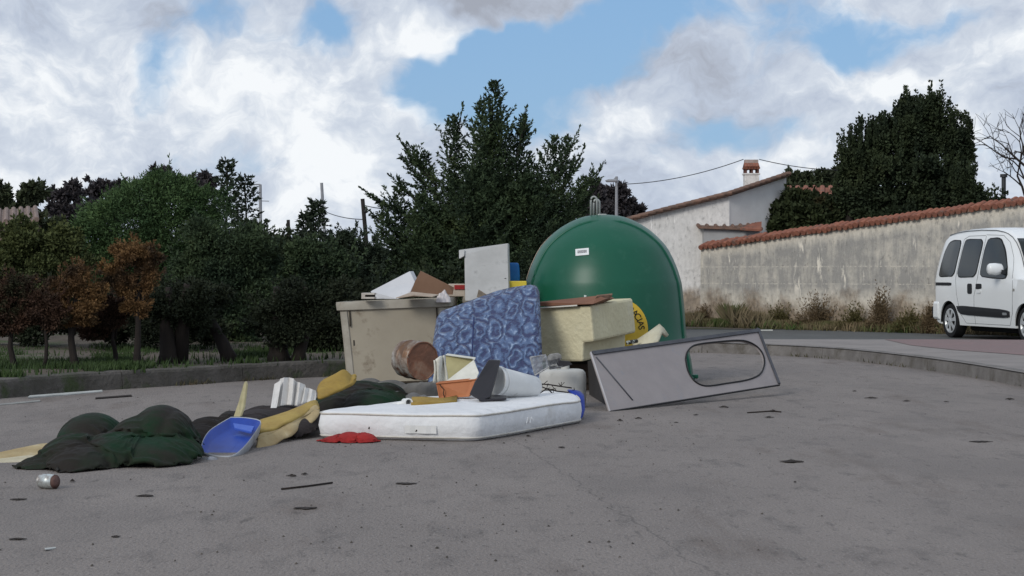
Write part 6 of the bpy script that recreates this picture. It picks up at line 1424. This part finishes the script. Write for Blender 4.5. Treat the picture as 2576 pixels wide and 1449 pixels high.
    mb = MB(); mb.loft([[M @ V3((x, y * s, z)) for x, y in ((3.42, -.55), (3.25, -.76), (3.0, -.81), (3.0, .81), (3.25, .76), (3.42, .55))] for z, s in ((.22, .95), (.26, 1), (.48, 1), (.53, .97))])
    mb.build('front_bumper', mbk_, t, bevel=.015)
    # windscreen, bonnet line, lights, grille
    rows = []
    for j in range(7):
        k = j / 6; x = 1.98 + (2.46 - 1.98) * k; z = iS(x, 1) + .004; w_ = iS(x, 3) - .03
        rows.append([M @ V3((x + .03 * (1 - abs(q)) , w_ * q, z + .012)) for q in (-1, -.6, -.2, .2, .6, 1)])
    MB().grid(rows).build('windscreen', mgl, t, solid=.01, smooth=True)
    rows = [[M @ V3((-.62 - .012 - (0 if z < 1.1 else -.0) + (.0 if z < 1.12 else (z - 1.12) * .22), q * .52, z)) for q in (-1, 0, 1)] for z in (1.0, 1.2, 1.42)]
    MB().grid(rows).build('rear_window', mgl, t, solid=.01)
    for sy in (-1, 1):
        MB().prism([M @ V3(p) for p in ((-.625, sy * .70, .66), (-.625, sy * .60, .66), (-.625, sy * .62, .95), (-.625, sy * .71, .95))], M.to_3x3() @ V3((-.02, 0, 0))).build('tail_light', mat('tail_red', (.30, .015, .012), rough=.3), t)
        MB().prism([M @ V3(p) for p in ((3.27, sy * .42, .62), (3.22, sy * .66, .62), (3.16, sy * .68, .80), (3.24, sy * .46, .78))], M.to_3x3() @ V3((.05, 0, .0))).build('headlight', mat('lamp_glass', (.55, .58, .6), rough=.12, spec=.8), t, bevel=.01)
        # door mirror
        xb = 1.93; yb = sy * (abs(side_y(1.93, 1.10)) )
        mh = MB(); mh.loft([[M @ V3((xb - .02 + dx, yb + sy * (.03 + y * .25), 1.13 + z)) for dx, z in [(.07 * math.cos(a) * s, .092 * math.sin(a) * s) for a in [2 * math.pi * k / 14 for k in range(14)]]] for y, s in ((0, .55), (.12, .92), (.5, 1.05), (.88, .98), (1, .7))])
        ob = mh.build('mirror', mw, t, smooth=True, autos=60)
        MB().prism([M @ V3((xb - .03 + dx, yb - sy * .01, z)) for dx, z in ((0, 1.04), (.1, 1.04), (.08, 1.10), (.0, 1.10))], M.to_3x3() @ V3((0, sy * .09, .02))).build('mirror_arm', mbk_, t)
    MB().prism([M @ V3(p) for p in ((3.30, -.40, .60), (3.30, .40, .60), (3.26, .40, .74), (3.26, -.40, .74))], M.to_3x3() @ V3((.03, 0, 0))).build('grille', mbk_, t)
    MB().box((-.45, -.6, .30), (3.1, .6, .9), M).build('cabin_floor', mdark, t)
    MB().tube([M @ V3((.35, -.55, .17)), M @ V3((2.3, -.55, .17))], .04, 8).build('sill_pipe', mdark, t)
van()
